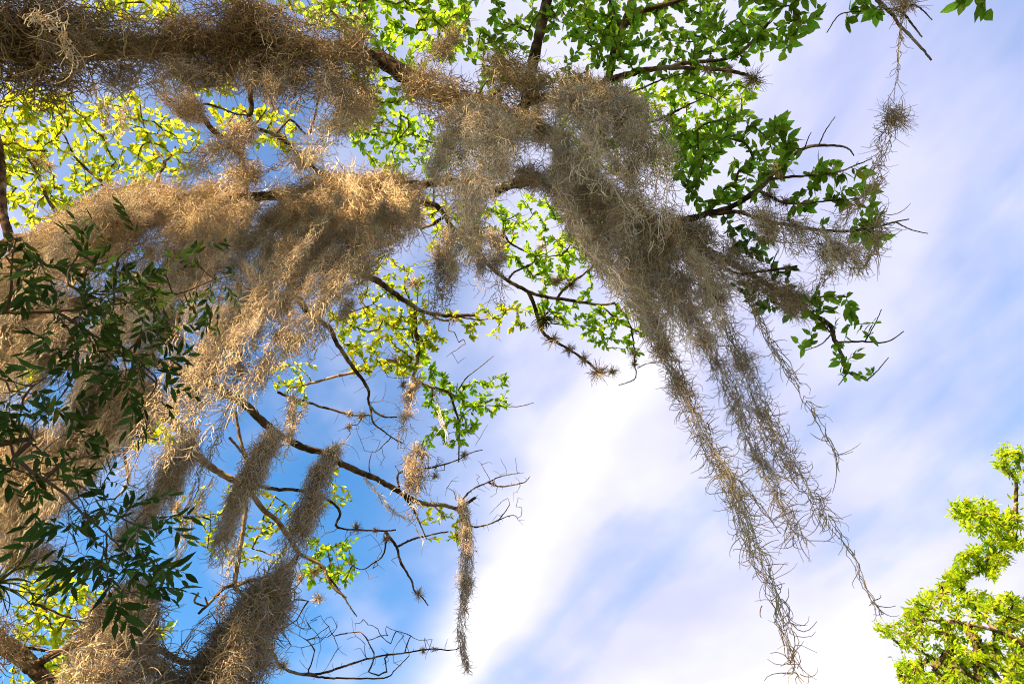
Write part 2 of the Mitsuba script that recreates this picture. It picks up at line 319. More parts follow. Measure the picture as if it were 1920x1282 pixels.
def spray_leaves(rng, P, per, Lm, splay=0.9, up=0.8, frond=False):
    """Alternate leaves along the twig polylines P (n, 5, 3): base, direction, normal, length."""
    n = len(P); B, D, N, Ls = [], [], [], []
    own = unit(np.array([0, 0, up]) + rng.normal(0, 0.38, (n, 3)))           # the plane in which a twig holds its leaves
    wild = 0.14 if frond else 0.30
    for j in range(per):
        a = np.clip((j + 0.2 + (0.3 if frond else 0.6) * rng.random(n)) / per * 0.88 + 0.12, 0, 0.999) * 4; i = a.astype(int); f = (a - i)[:, None]
        A, E = P[np.arange(n), i], P[np.arange(n), i + 1]
        b = A * (1 - f) + E * f; t = unit(E - A)
        nn = unit(own + rng.normal(0, 0.14 if frond else 0.30, (n, 3)))
        side = unit(np.cross(t, nn)) * (1 if j % 2 else -1)
        dd = unit(t * rng.uniform(0.5, 1.0, (n, 1)) + side * splay * rng.uniform(0.6, 1.1, (n, 1)) + rng.normal(0, wild, (n, 3)) + np.array([0, 0, -0.18]))
        if j == per - 1: b = P[:, -1]; dd = unit(t + rng.normal(0, wild, (n, 3)))
        B.append(b); D.append(dd); N.append(nn); Ls.append(Lm * rng.uniform(0.5, 1.15, n) * (1 if not frond else 0.75 + 0.4 * math.sin(3.0 * (j + 0.5) / per)))
    return np.vstack(B), np.vstack(D), np.vstack(N), np.concatenate(Ls)
def leaf_geometry(parts):
    """All leaves of several (V, tri, C) stacks, joined."""
    out = []
    for V, tri, C in parts:
        n, k = V.shape[:2]
        out.append((V.reshape(-1, 3), (tri[None] + (np.arange(n) * k)[:, None, None]).reshape(-1, 3), np.repeat(C, k, 0)))
    return join(out)

# ---------------------------------------------------------------- ground
g = trimesh.creation.box((3000, 3000, 1.0)); g.apply_translation((0, 0, -0.5))
scene['ground'] = mikit.ply(g, 'soil'); tag('ground', 'grassy ground under the trees', 'ground', kind='structure')

# ---------------------------------------------------------------- the moss-draped tree: trunk and limbs
TREE = 'moss_draped_tree'
tag(TREE, 'large spreading tree overhead with dark knobbly limbs, small green leaves and hanging moss', 'tree')
wood = []
W = lambda x, y, z: np.array([x, y, z], float)
def path3(pts, d):
    d0, d1 = d if isinstance(d, tuple) else (d, d)
    n = len(pts)
    return np.array([p if isinstance(p, np.ndarray) else at(p[0], p[1], p[2] if len(p) > 2 else d0 + (d1 - d0) * k / (n - 1)) for k, p in enumerate(pts)])
def limb(pts, d, r, bark='bark', name='limb', tree=TREE, seed=0, nodes=None, metres=False):
    P = path3(pts, d); n = max(8, 6 * len(P)); C = catmull(P, n)
    dist = np.linalg.norm(C - EYE, axis=1)
    rr = np.linspace(r[0], r[1], n) * (1 if metres else dist.mean() / F)
    rs = np.random.default_rng(seed + 17 * len(pts) + int(abs(pts[-1][0])))
    C[1:-1] += rs.normal(0, 0.22, (n - 2, 3)) * np.minimum(rr[1:-1], 0.3 * np.linalg.norm(np.diff(C, axis=0), axis=1)[1:])[:, None]
    rr = rr * (1 + rs.normal(0, 0.05, n))
    put(f'{tree}__{name}', limb_tube(C, rr, 10 if rr[0] > 0.02 else 6, seed + len(pts)), bark, smooth=True)
    (wood if nodes is None else nodes).append(C)
    return C
tr = W(-5.9, 1.3, -0.1)
crotch = W(-5.3, 1.2, 4.3)
_t = catmull([tr, W(-5.75, 1.3, 1.5), W(-5.5, 1.15, 3.0), crotch, W(-5.0, 1.0, 5.2)], 30)
put(TREE + '__trunk', limb_tube(_t, np.linspace(0.42, 0.24, 30), 16, 3), 'bark', smooth=True)
up = W(-5.0, 1.0, 5.2)
LIMBS = [
  # pixel paths, distance, radius in photo pixels
  ([up, (-300, 70, 4.3), (0, 85, 4.0), (200, 90), (400, 85), (560, 88), (697, 107), (735, 125), (765, 146), (800, 165), (860, 188), (905, 192), (942, 214), (1000, 238), (1028, 250), (1050, 282), (1090, 335), (1150, 382), (1235, 425)], (4.2, 3.3), (19, 9)),
  ([(975, 225, 3.62), (985, 190), (996, 134), (1007, 84), (1019, 34), (1027, 0), (1040, -80), (1040, -200)], (3.6, 3.9), (9, 9)),
  ([(1130, 158), (1141, 144), (1153, 94), (1167, 54), (1180, 13), (1192, -40), (1210, -110)], (3.55, 3.8), (7, 4.5)),
  ([(1165, 60), (1180, 40), (1203, 23), (1244, 10), (1277, 0), (1320, -22)], (3.6, 3.6), (4.5, 3)),
  ([(960, 218), (985, 196), (1060, 172), (1126, 158), (1160, 144), (1210, 132), (1260, 127), (1347, 131), (1397, 140), (1412, 150)], (3.6, 3.4), (8, 2)),
  ([(1255, 127), (1280, 119), (1340, 114), (1381, 104), (1414, 74), (1441, 44), (1464, 17), (1480, -10)], (3.45, 3.3), (4, 2)),
  ([(1120, 160), (1150, 179), (1197, 168), (1237, 151), (1290, 135)], (3.6, 3.6), (2.6, 1.2)),
  ([(1100, 170), (1150, 205), (1177, 221), (1210, 231), (1250, 218), (1285, 200), (1340, 175)], (3.7, 3.9), (3.6, 1.2)),
  ([(1235, 425), (1314, 404), (1360, 392), (1387, 379), (1421, 356), (1441, 335), (1461, 312), (1481, 295), (1508, 278), (1538, 273), (1575, 274), (1592, 280), (1601, 292)], (3.3, 2.9), (7, 0.9)),
  ([(1441, 336), (1481, 332), (1521, 329), (1565, 325), (1599, 312), (1634, 298)], (3.1, 2.9), (3, 1)),
  ([(1421, 356), (1461, 377), (1488, 382), (1558, 376), (1610, 372)], (3.1, 3.0), (3, 1.2)),
  ([(1330, 402), (1381, 397), (1414, 407), (1450, 417), (1550, 433), (1620, 430), (1642, 426), (1679, 416), (1704, 411)], (3.25, 2.9), (4.5, 1)),
  ([(1679, 416), (1706, 430), (1740, 438)], (2.92, 2.9), (1.4, 0.7)),
  ([(1235, 425), (1330, 470), (1400, 510), (1450, 540), (1511, 583), (1555, 609), (1565, 638), (1582, 672), (1590, 697), (1626, 712)], (3.3, 2.8), (7, 1.4)),
  ([(1566, 642), (1615, 640), (1662, 641), (1695, 621)], (2.85, 2.8), (1.8, 0.8)),
  ([(1590, 697), (1580, 712), (1572, 722)], (2.8, 2.8), (1.2, 0.7)),
  ([(1626, 712), (1645, 695), (1666, 670)], (2.8, 2.75), (1.4, 0.7)),
  ([(1560, 625), (1540, 645), (1510, 657)], (2.85, 2.8), (1.3, 0.7)),
  ([(1622, 640), (1638, 612), (1653, 580)], (2.8, 2.75), (1.2, 0.7)),
  ([(1330, 480), (1380, 512), (1428, 509), (1495, 499)], (3.1, 3.0), (2.6, 2.2)),
  ([(1445, 506), (1452, 485), (1461, 466)], (3.0, 3.0), (1.4, 0.9)),
  ([(1535, 272), (1548, 245), (1566, 219)], (2.95, 2.9), (1.2, 0.7)),
  ([(1509, 278), (1515, 260), (1521, 248)], (2.95, 2.95), (1.1, 0.7)),
  ([(1478, -90), (1560, -70), (1625, -40), (1646, 0), (1669, 23), (1689, 50), (1716, 77), (1746, 113)], (3.2, 2.8), (5, 1.4)),
  ([(1662, 18), (1689, 22), (1713, 50), (1729, 70)], (2.85, 2.8), (2, 1.2)),
  ([(1690, 20), (1716, 10), (1748, 38)], (2.85, 2.8), (1.6, 0.9)),
  ([(1660, 10), (1622, 20), (1575, 28), (1550, 62)], (2.9, 2.9), (1.6, 0.8)),
  ([(1440, -130), (1300, -130), (1192, -45)], (3.3, 3.7), (5, 5)),
  ([(1440, -130), (1560, -120), (1700, -90), (1790, -30), (1830, -5)], (3.3, 2.7), (4, 1.2)),
  # second bough: from the main limb to the left, above the sunlit curtains
  ([(1078, 315, 3.6), (1040, 332), (965, 345), (942, 352), (918, 362), (870, 352), (838, 340), (798, 345), (700, 354), (597, 362), (560, 364), (440, 372), (300, 385), (160, 420), (20, 455), (-180, 520, 5.3), crotch], (3.75, 4.9), (8, 9)),
  ([(470, 95, 4.1), (469, 150), (470, 208), (452, 285), (463, 362)], (4.15, 4.6), (4, 4.5)),
  ([(345, 90, 4.1), (345, 127), (356, 161), (362, 198), (379, 218), (396, 241), (409, 252), (440, 275), (455, 300)], (4.2, 4.5), (4, 5)),
  ([(372, 205), (386, 195), (419, 205), (446, 215), (470, 216)], (4.3, 4.3), (2, 1.5)),
  ([(305, 372), (297, 340), (299, 325), (309, 305), (288, 275), (268, 231), (262, 188)], (4.8, 5.6), (3.2, 1)),
  ([(307, 306), (320, 293), (329, 275)], (5.2, 5.4), (2, 1)),
  ([(161, 405), (168, 389), (195, 371), (193, 345), (168, 322), (141, 295), (121, 255), (97, 215)], (4.9, 5.8), (3.6, 1)),
  ([(125, 425), (97, 386), (80, 352), (67, 319), (44, 288), (17, 262), (-20, 240)], (5.0, 5.8), (3, 1)),
  ([(-40, 180), (-8, 250), (1, 300), (4, 350), (4, 395), (11, 423), (22, 457), (40, 500), (60, 560), (30, 640, 4.8), (-160, 700, 5.2), crotch], (5.4, 4.8), (5, 8)),
  ([(520, 250), (545, 225), (577, 252), (594, 201), (600, 160)], (4.6, 4.5), (2.2, 1.2)),
  ([(470, 240), (503, 248), (537, 268), (570, 302), (600, 324), (640, 352)], (4.5, 4.7), (3, 4.5)),
  ([(798, 382), (818, 386), (835, 405), (850, 430), (890, 470), (925, 505), (952, 526), (992, 547), (1026, 557), (1076, 564), (1126, 571), (1153, 568)], (4.5, 5.0), (5, 2.4)),
  ([(760, 352), (780, 375), (798, 382)], (4.4, 4.5), (5, 5)),
  ([(790, 428), (812, 420), (830, 408)], (4.6, 4.5), (4, 3)),
  ([(992, 549), (1002, 574), (1009, 598), (1019, 625), (1043, 641), (1076, 661), (1110, 685), (1122, 698)], (4.9, 4.9), (4, 1.6)),
  ([(1126, 572), (1160, 601), (1194, 621), (1224, 633)], (5.0, 5.0), (2, 1)),
  ([(1153, 569), (1177, 598), (1187, 638), (1190, 685), (1193, 697), (1188, 712), (1160, 722)], (5.0, 5.0), (2, 0.8)),
  ([(1195, 690), (1212, 682), (1231, 680)], (5.0, 5.0), (1, 0.7)),
  ([(1014, 604), (1059, 609), (1110, 611)], (4.9, 5.0), (1.5, 0.8)),
  ([(1043, 562), (1055, 545), (1076, 527), (1110, 500), (1123, 474), (1125, 430), (1118, 405)], (4.95, 4.7), (3, 1.2)),
  ([(952, 526), (962, 512), (975, 505), (999, 493), (1004, 480)], (4.9, 4.9), (2.5, 1.3)),
  ([(945, 440), (958, 457), (985, 471), (1010, 480), (1050, 478), (1066, 465), (1073, 450)], (4.9, 5.0), (2.2, 1.2)),
  ([(560, 372, 4.6), (585, 420), (610, 460), (640, 490), (670, 510), (707, 526), (737, 549), (774, 573), (791, 583), (840, 592), (890, 590)], (4.7, 5.4), (8, 3)),
  ([(800, 585), (831, 601), (858, 594), (885, 598), (908, 599), (939, 590)], (5.4, 5.4), (2.5, 0.8)),
  ([(778, 574), (778, 618), (784, 645), (781, 685), (777, 712), (808, 725), (841, 737), (851, 762), (860, 792), (861, 826), (860, 866)], (5.4, 5.7), (4.8, 1.3)),
  ([(858, 733), (875, 708), (895, 692), (926, 667)], (5.6, 5.6), (1.6, 0.7)),
  ([(858, 790), (885, 765), (918, 760), (969, 762), (1001, 755)], (5.6, 5.6), (1.5, 0.6)),
  ([(777, 692), (730, 676), (690, 690), (640, 703), (631, 705), (570, 722), (545, 725), (520, 715)], (5.5, 5.6), (3.5, 2), 'pale_bark'),
  ([(560, 560), (582, 592), (604, 604), (620, 618), (634, 648), (667, 695), (690, 729), (692, 757), (714, 779), (744, 782)], (5.0, 5.6), (6, 1.3)),
  ([(520, 470, 4.7), (540, 520), (560, 560)], (4.7, 5.0), (7, 6)),
  ([(694, 762), (700, 792), (717, 806), (735, 820), (757, 832)], (5.5, 5.6), (2.2, 0.8)),
  ([(520, 735), (545, 745), (570, 752), (637, 772), (665, 778), (697, 778)], (5.5, 5.5), (2.6, 1.5)),
  ([(618, 602), (640, 590), (665, 583), (700, 570)], (5.3, 5.4), (2, 1)),
  ([crotch, (-300, 610, 5.4), (0, 620, 5.0), (180, 650), (340, 695), (396, 722), (433, 742), (460, 759), (503, 799), (537, 822), (570, 839), (607, 849), (640, 869), (674, 884), (714, 902), (744, 919), (764, 931), (791, 943), (828, 946), (858, 953), (875, 943), (892, 932)], (4.9, 5.4), (9, 3)),
  ([(860, 953), (871, 932), (888, 916), (915, 904), (942, 892), (975, 886)], (5.4, 5.4), (2, 0.8)),
  ([(915, 904), (939, 912), (975, 906), (986, 902), (994, 892)], (5.4, 5.4), (1.6, 0.7)),
  ([(858, 955), (868, 975), (890, 987), (928, 978), (945, 962), (956, 945)], (5.4, 5.4), (2, 0.7)),
  ([(928, 978), (950, 968), (965, 966), (972, 975)], (5.4, 5.4), (1.1, 0.6)),
  ([(757, 930), (775, 955), (788, 983), (800, 1010)], (5.4, 5.5), (2.4, 1)),
  ([(812, 946), (826, 960), (836, 975)], (5.4, 5.4), (1.6, 0.9)),
  ([(748, 920), (746, 890), (764, 882), (800, 878), (850, 865), (885, 848), (905, 843)], (5.4, 5.4), (2.4, 0.8)),
  ([(694, 892), (692, 870), (698, 845)], (5.3, 5.3), (1.2, 0.6)),
  # pale bough lower left
  ([crotch, (-250, 640, 5.2), (0, 660, 4.9), (150, 690), (250, 722), (292, 755), (312, 776), (339, 809), (366, 850), (396, 875), (429, 896), (460, 910), (493, 954), (520, 976), (543, 1010), (560, 1036), (570, 1042), (604, 1060), (614, 1083), (626, 1102), (650, 1120)], (4.9, 5.0), (9, 1.6), 'pale_bark'),
  ([(350, 835), (362, 818), (373, 805)], (4.75, 4.75), (6, 5), 'pale_bark'),
  ([(462, 912), (460, 960), (453, 1010), (444, 1067), (440, 1098), (448, 1108), (462, 1111)], (4.8, 4.6), (4.5, 3.5), 'pale_bark'),
  ([(440, 1096), (420, 1102), (396, 1127), (372, 1150)], (4.6, 4.5), (3.6, 2)),
  ([(440, 1098), (455, 1092), (476, 1087), (503, 1088), (530, 1095)], (4.6, 4.4), (3.5, 3)),
  ([(372, 1110), (365, 1128), (388, 1135), (384, 1118)], (4.5, 4.5), (2, 1.5)),
  ([(470, 905), (513, 916), (563, 919), (610, 935), (630, 948), (638, 963), (630, 984), (645, 991), (680, 993), (720, 995), (742, 993)], (4.9, 5.2), (3.4, 1.4)),
  ([(722, 996), (733, 1010), (744, 1026), (751, 1053), (771, 1087), (777, 1107), (792, 1120), (803, 1135)], (5.2, 5.2), (3, 1)),
  ([(746, 1024), (770, 1012), (794, 1005), (841, 996)], (5.2, 5.2), (2, 1.2)),
  ([(726, 1005), (718, 1040), (700, 1055), (680, 1067), (660, 1060)], (5.2, 5.2), (1.6, 0.7)),
  ([(600, 1060), (640, 1112), (655, 1135), (669, 1155)], (5.0, 5.0), (2, 1)),
  ([(560, 1036), (545, 1075), (530, 1110)], (4.9, 4.6), (3, 2.5)),
  ([(440, 770), (452, 830), (462, 860), (462, 905)], (4.9, 4.85), (3, 3), 'pale_bark'),
  ([(430, 820), (455, 850), (470, 880)], (4.9, 4.85), (2.5, 2), 'pale_bark'),
  ([(232, 845), (240, 905), (215, 935)], (4.9, 5), (2.5, 1.5)),
  ([(220, 815), (260, 818), (300, 825)], (4.9, 5), (2.2, 1)),
  # lowest boughs
  ([tr + W(0.3, 0, 2.6), W(-4.9, 1.9, 3.3), (-230, 1080, 4.6), (-60, 1150), (-20, 1190), (20, 1216), (44, 1234), (67, 1257), (94, 1283), (140, 1345), (200, 1420)], (4.3, 3.9), (16, 8)),
  ([(60, 1250), (140, 1205), (200, 1180), (292, 1214), (322, 1231), (346, 1241), (369, 1240), (420, 1228), (480, 1160), (515, 1098), (560, 1036)], (4.0, 4.4), (6, 3.5)),
  ([(42, 1212), (100, 1222), (150, 1230), (230, 1240)], (4.1, 4.6), (2, 1)),
  ([(470, 1170), (510, 1221), (523, 1244), (553, 1261), (600, 1262), (640, 1250), (674, 1239), (714, 1229), (757, 1224), (808, 1216), (848, 1218), (872, 1209)], (4.3, 4.5), (3, 0.8)),
  ([(553, 1261), (604, 1269), (640, 1271), (720, 1270), (741, 1255), (767, 1229)], (4.3, 4.5), (2.2, 0.8)),
  ([(292, 1214), (285, 1170), (295, 1172), (296, 1150)], (4.1, 4.1), (1.6, 1)),
  ([(60, 1130), (110, 1150), (180, 1175)], (4.6, 4.8), (2.2, 1.2)),
]
for k, row in enumerate(LIMBS):
    limb(row[0], row[1], row[2], row[3] if len(row) > 3 else 'bark', 'limb' if max(row[2]) >= 2.5 else 'twig', seed=k)
WOOD = np.vstack(wood)

# ---------------------------------------------------------------- its leaves
SUNLIT_LEAF = np.array([0.380, 0.480, 0.018]); GREEN = np.array([0.150, 0.285, 0.022]); LIME = np.array([0.230, 0.410, 0.016]); DEEP = np.array([0.060, 0.120, 0.020])  # the yellow and lime tones have the sunlight on the leaves put in
# polygon, distance (near, far), targets, leaves per target, leaf length px, colour
FOLIAGE = [
  ([(560, -60), (870, -60), (885, 60), (860, 130), (800, 100), (700, 80), (640, 60), (560, 40)], (3.9, 4.6), 185, 10, 14, LIME),
  ([(650, 60), (760, 60), (800, 120), (800, 180), (720, 230), (640, 190)], (4.0, 4.5), 42, 10, 15, LIME),
  ([(640, 180), (760, 210), (850, 230), (850, 340), (740, 340), (660, 280)], (4.4, 5.0), 80, 10, 12.5, LIME),
  ([(860, -60), (1140, -60), (1140, 150), (1000, 160), (890, 170), (870, 80)], (3.5, 4.1), 98, 9, 16, GREEN * 1.15),
  ([(1050, -60), (1300, -60), (1420, 10), (1445, 60), (1430, 120), (1330, 140), (1200, 170), (1140, 150), (1060, 60)], (3.3, 4.0), 150, 9, 18, GREEN * 1.1),
  ([(1150, 165), (1300, 140), (1420, 160), (1385, 220), (1330, 330), (1240, 330), (1190, 260)], (3.6, 4.4), 130, 10, 13.5, LIME * 1.05),
  ([(1330, -50), (1530, -50), (1540, 50), (1500, 103), (1440, 95), (1400, 30)], (3.1, 3.5), 30, 8, 23, GREEN),
  ([(1255, 250), (1420, 200), (1440, 240), (1500, 290), (1450, 360), (1330, 400), (1250, 340)], (3.0, 3.5), 68, 8, 21, GREEN),
  ([(1445, 222), (1475, 220), (1500, 245), (1495, 290), (1455, 290)], (2.9, 3.0), 7, 6, 26, GREEN),
  ([(1460, 335), (1560, 290), (1610, 305), (1668, 370), (1650, 460), (1600, 490), (1540, 410), (1450, 395)], (2.9, 3.2), 30, 7, 23, GREEN * 0.9),
  ([(1330, 410), (1450, 430), (1445, 480), (1380, 480)], (3.1, 3.3), 11, 8, 22, DEEP * 1.3),
  ([(1430, 475), (1490, 500), (1490, 535), (1450, 530)], (3.0, 3.1), 5, 6, 22, DEEP * 1.3),
  ([(1340, 500), (1450, 560), (1480, 590), (1420, 590)], (3.0, 3.2), 10, 6, 20, DEEP * 1.3),
  ([(1500, 560), (1590, 545), (1620, 585), (1600, 610), (1510, 590)], (2.8, 2.95), 10, 7, 24, GREEN),
  ([(1475, 620), (1560, 600), (1640, 590), (1690, 625), (1640, 660), (1560, 700), (1500, 650)], (2.75, 2.9), 12, 5, 22, GREEN * 1.1),
  ([(1560, 690), (1665, 670), (1625, 715), (1575, 715)], (2.75, 2.85), 5, 4, 20, GREEN * 1.2),
  ([(1575, 15), (1645, -30), (1640, 55), (1590, 50)], (2.8, 2.95), 6, 7, 24, GREEN),
  ([(1790, -20), (1855, -20), (1855, 28), (1800, 12)], (2.65, 2.75), 5, 6, 28, GREEN),
  ([(900, 375), (1000, 365), (1125, 385), (1130, 450), (1040, 540), (960, 500), (920, 440)], (4.8, 5.3), 84, 10, 12.5, LIME * 1.1),
  ([(960, 450), (1110, 440), (1115, 560), (1000, 555)], (4.8, 5.2), 36, 9, 13, LIME),
  ([(960, 565), (1120, 570), (1215, 560), (1215, 665), (1110, 650), (1040, 600)], (4.8, 5.2), 62, 10, 12.5, LIME * 1.1),
  ([(615, 585), (780, 575), (835, 640), (770, 710), (660, 695)], (5.2, 5.8), 130, 10, 11.5, SUNLIT_LEAF * 0.9),
  ([(835, 580), (1000, 565), (1000, 625), (890, 640)], (5.2, 5.5), 24, 9, 13, SUNLIT_LEAF * 0.9),
  ([(785, 655), (860, 720), (955, 700), (955, 760), (880, 805), (800, 765)], (5.4, 5.8), 75, 10, 12.5, LIME * 1.1),
  ([(845, 785), (895, 785), (885, 830), (790, 842), (780, 825)], (5.5, 5.7), 18, 9, 12, LIME),
  ([(70, 185), (260, 175), (380, 250), (350, 345), (240, 365), (130, 425), (20, 425), (-30, 330), (0, 240)], (5.2, 6.2), 230, 10, 11.5, SUNLIT_LEAF),
  ([(-40, 150), (100, 160), (160, 200), (60, 300), (-40, 300)], (5.2, 6.0), 56, 9, 11.5, SUNLIT_LEAF),
  ([(325, 130), (440, 140), (430, 185), (340, 165)], (4.5, 4.9), 26, 9, 11.5, SUNLIT_LEAF),
  ([(390, 195), (560, 210), (545, 290), (400, 250)], (4.5, 5.2), 44, 9, 11.5, SUNLIT_LEAF),
  ([(150, -40), (330, -40), (340, 30), (170, 45)], (4.6, 5.0), 26, 8, 16, SUNLIT_LEAF),
  ([(360, -40), (570, -40), (560, 25), (380, 8)], (4.6, 5.0), 18, 8, 15, SUNLIT_LEAF),
  ([(40, 1040), (190, 1095), (185, 1200), (330, 1160), (310, 1215), (150, 1290), (20, 1290)], (4.9, 5.9), 160, 10, 12.5, SUNLIT_LEAF),
  ([(-20, 670), (85, 690), (60, 735), (-20, 745)], (5.6, 6.0), 14, 9, 14, SUNLIT_LEAF * 1.1),
  ([(565, 1000), (665, 1010), (668, 1095), (580, 1105)], (5.2, 5.6), 40, 10, 12, LIME * 1.1),
  ([(310, 920), (470, 900), (570, 950), (530, 1060), (400, 1060), (330, 980)], (5.2, 6.0), 56, 8, 11, SUNLIT_LEAF * 0.85),
  ([(785, 935), (860, 965), (862, 1045), (800, 1000)], (5.4, 5.6), 14, 8, 13, SUNLIT_LEAF * 0.85),
  ([(230, 780), (335, 760), (330, 850), (235, 845)], (5.0, 5.6), 26, 9, 11.5, SUNLIT_LEAF),
  ([(500, 690), (590, 680), (570, 770), (520, 730)], (5.4, 5.7), 22, 8, 11, SUNLIT_LEAF),
  ([(620, 500), (740, 470), (800, 490), (800, 570), (680, 560)], (5.2, 5.6), 40, 9, 11.5, SUNLIT_LEAF * 0.9),
  ([(740, 360), (930, 380), (920, 440), (800, 470)], (4.8, 5.3), 34, 9, 12, SUNLIT_LEAF * 0.9),
  ([(1020, 230), (1160, 190), (1160, 320), (1050, 340)], (3.9, 4.3), 34, 8, 15, LIME * 0.9),
  ([(610, 890), (670, 920), (650, 960), (600, 950)], (5.3, 5.5), 8, 7, 12, SUNLIT_LEAF),
]
all_leaves, leaf_owner = [], []
for k, (poly, d, n, per, Lpx, col) in enumerate(FOLIAGE):
    rng = np.random.default_rng(100 + k)
    q = in_polygon(rng, poly, n, 0.55 * math.sqrt(Polygon(poly).area / n))
    dist = rng.uniform(*d, len(q))
    tg = np.array([at(x, y, s) for (x, y), s in zip(q, dist)])
    root, par, load, _ = grow(rng, tg, WOOD)
    dm = sum(d) / 2
    P, m = twig_mesh(rng, tg, root, par, load, 0.50 * dm / F, 0.0065)
    key = put(TREE + '__leafy_spray', m, 'twig_bark'); tag(key, kind='stuff')
    near = np.linalg.norm(P[:, -1] - P[:, 0], axis=1)
    A = np.maximum(0, 1 - 0.35 / np.maximum(near, 1e-3))[:, None, None]      # on long twigs only the last 35 cm carries leaves
    P2 = P[:, :1] * 0 + P
    seg = P[:, -1:] + (P - P[:, -1:]) * (1 - A)
    B, D, N, L = spray_leaves(rng, seg, per, Lpx * dm / F)
    V, tri, C = leaves(rng, B, D, N, L, 0.52, col)
    all_leaves.append((V, tri, C)); leaf_owner += [(k, key, j) for j in range(len(V))]
centre = np.vstack([v[:, 3:5].mean(1) for v, _, _ in all_leaves]); tip = np.vstack([v[:, 5] for v, _, _ in all_leaves]); base = np.vstack([v[:, 0] for v, _, _ in all_leaves])
big = np.linalg.norm(pix(tip) - pix(base), axis=1); cp = pix(centre)
big[(cp[:, 0] < 5) | (cp[:, 0] > 1915) | (cp[:, 1] < 5) | (cp[:, 1] > 1277)] = 0
single = set(np.argsort(-big)[:300].tolist()); rest = []; a = 0
for k, (V, tri, C) in enumerate(all_leaves):
    keep = np.ones(len(V), bool)
    for j in range(len(V)):
        if a + j in single:
            keep[j] = False
            put(leaf_owner[a + j][1] + '__leaf', (V[j], tri), 'leaf_blade', color=np.repeat(C[j:j + 1], len(V[j]), 0))
    a += len(V); rest.append((V[keep], tri, C[keep]))
m, c = leaf_geometry(rest)
scene[TREE + '__foliage'] = mikit.ply(m, 'leaf_blade', color=c); tag(TREE + '__foliage', kind='stuff')
# bare, dead sprays
DEAD = [
  ([(560, 1130), (680, 1160), (780, 1180), (860, 1200), (760, 1262), (560, 1280)], (4.3, 4.8), 96),
  ([(600, 640), (760, 640), (760, 800), (640, 800)], (5.3, 5.8), 54),
  ([(620, 780), (760, 780), (850, 880), (700, 880), (640, 840)], (5.3, 5.7), 71),
  ([(870, 860), (985, 855), (990, 990), (900, 1000)], (5.3, 5.5), 63),
  ([(560, 980), (700, 990), (760, 1060), (620, 1130)], (5.0, 5.4), 50),
  ([(820, 740), (930, 760), (900, 850), (830, 860)], (5.5, 5.7), 25),
  ([(780, 860), (880, 850), (860, 940), (790, 930)], (5.3, 5.6), 29),
  ([(380, 1060), (560, 1060), (640, 1200), (520, 1240), (480, 1120)], (4.5, 5.0), 42),
  ([(840, 600), (880, 640), (875, 690), (830, 680)], (5.4, 5.5), 12),
  ([(1380, 330), (1480, 300), (1600, 320), (1680, 430), (1520, 440)], (2.9, 3.2), 29),
  ([(920, 380), (1010, 400), (1000, 450), (940, 440)], (4.6, 4.9), 16),
  ([(60, 900), (330, 780), (420, 1000), (200, 1100)], (4.8, 5.4), 54),
]
for k, (poly, d, n) in enumerate(DEAD):
    rng = np.random.default_rng(300 + k)
    q = in_polygon(rng, poly, n, 0.5 * math.sqrt(Polygon(poly).area / n))
    tg = np.array([at(x, y, s) for (x, y), s in zip(q, rng.uniform(*d, len(q)))])
    root, par, load, _ = grow(rng, tg, WOOD)
    tag(put(TREE + '__dead_spray', twig_mesh(rng, tg, root, par, load, 0.36 * sum(d) / 2 / F, 0.006)[1], 'twig_bark'), kind='stuff')

# ---------------------------------------------------------------- the sunlit tree in the lower right corner
def leafy_tree(key, label, trunk, polys, per, Lpx, aspect, col, seed, splay=0.8, up=0.5, bark='pale_bark', r0=0.8, rmax=0.05):
    tag(key, label, 'tree')
    rng = np.random.default_rng(seed); nodes = []
    for k, (pts, r) in enumerate(trunk):
        C = catmull(np.array(pts), max(10, 7 * len(pts)))
        put(f'{key}__{"trunk" if k == 0 else "limb"}', limb_tube(C, np.linspace(r[0], r[1], len(C)), 10, seed + k), bark, smooth=True); nodes.append(C)
    tgs = []
    for poly, d, n in polys:
        q = in_polygon(rng, poly, n, 0.45 * math.sqrt(Polygon(poly).area / n))
        tgs.append(np.array([at(x, y, s) for (x, y), s in zip(q, rng.uniform(*d, len(q)))]))
    tg = np.vstack(tgs); dm = np.linalg.norm(tg - EYE, axis=1).mean()
    root, par, load, _ = grow(rng, tg, np.vstack(nodes))
    P, m = twig_mesh(rng, tg, root, par, load, r0 * dm / F, rmax)
    put(key + '__branchwork', m, bark); tag(key + '__branchwork', kind='stuff')
    ln = np.linalg.norm(P[:, -1] - P[:, 0], axis=1)
    A = np.minimum(1, 0.55 * dm / 11 / np.maximum(ln, 1e-3))[:, None, None]
    B, D, N, L = spray_leaves(rng, P[:, -1:] + (P - P[:, -1:]) * A, per, Lpx * dm / F, splay, up)
    B = B + rng.normal(0, 3.0 * dm / F, B.shape)
    m, c = leaf_geometry([leaves(rng, B, D, N, L, aspect, col)])
    put(key + '__foliage', m, 'leaf_blade', color=c); tag(key + '__foliage', kind='stuff')
    return key
b0 = at(1960, 1300, 11.5)
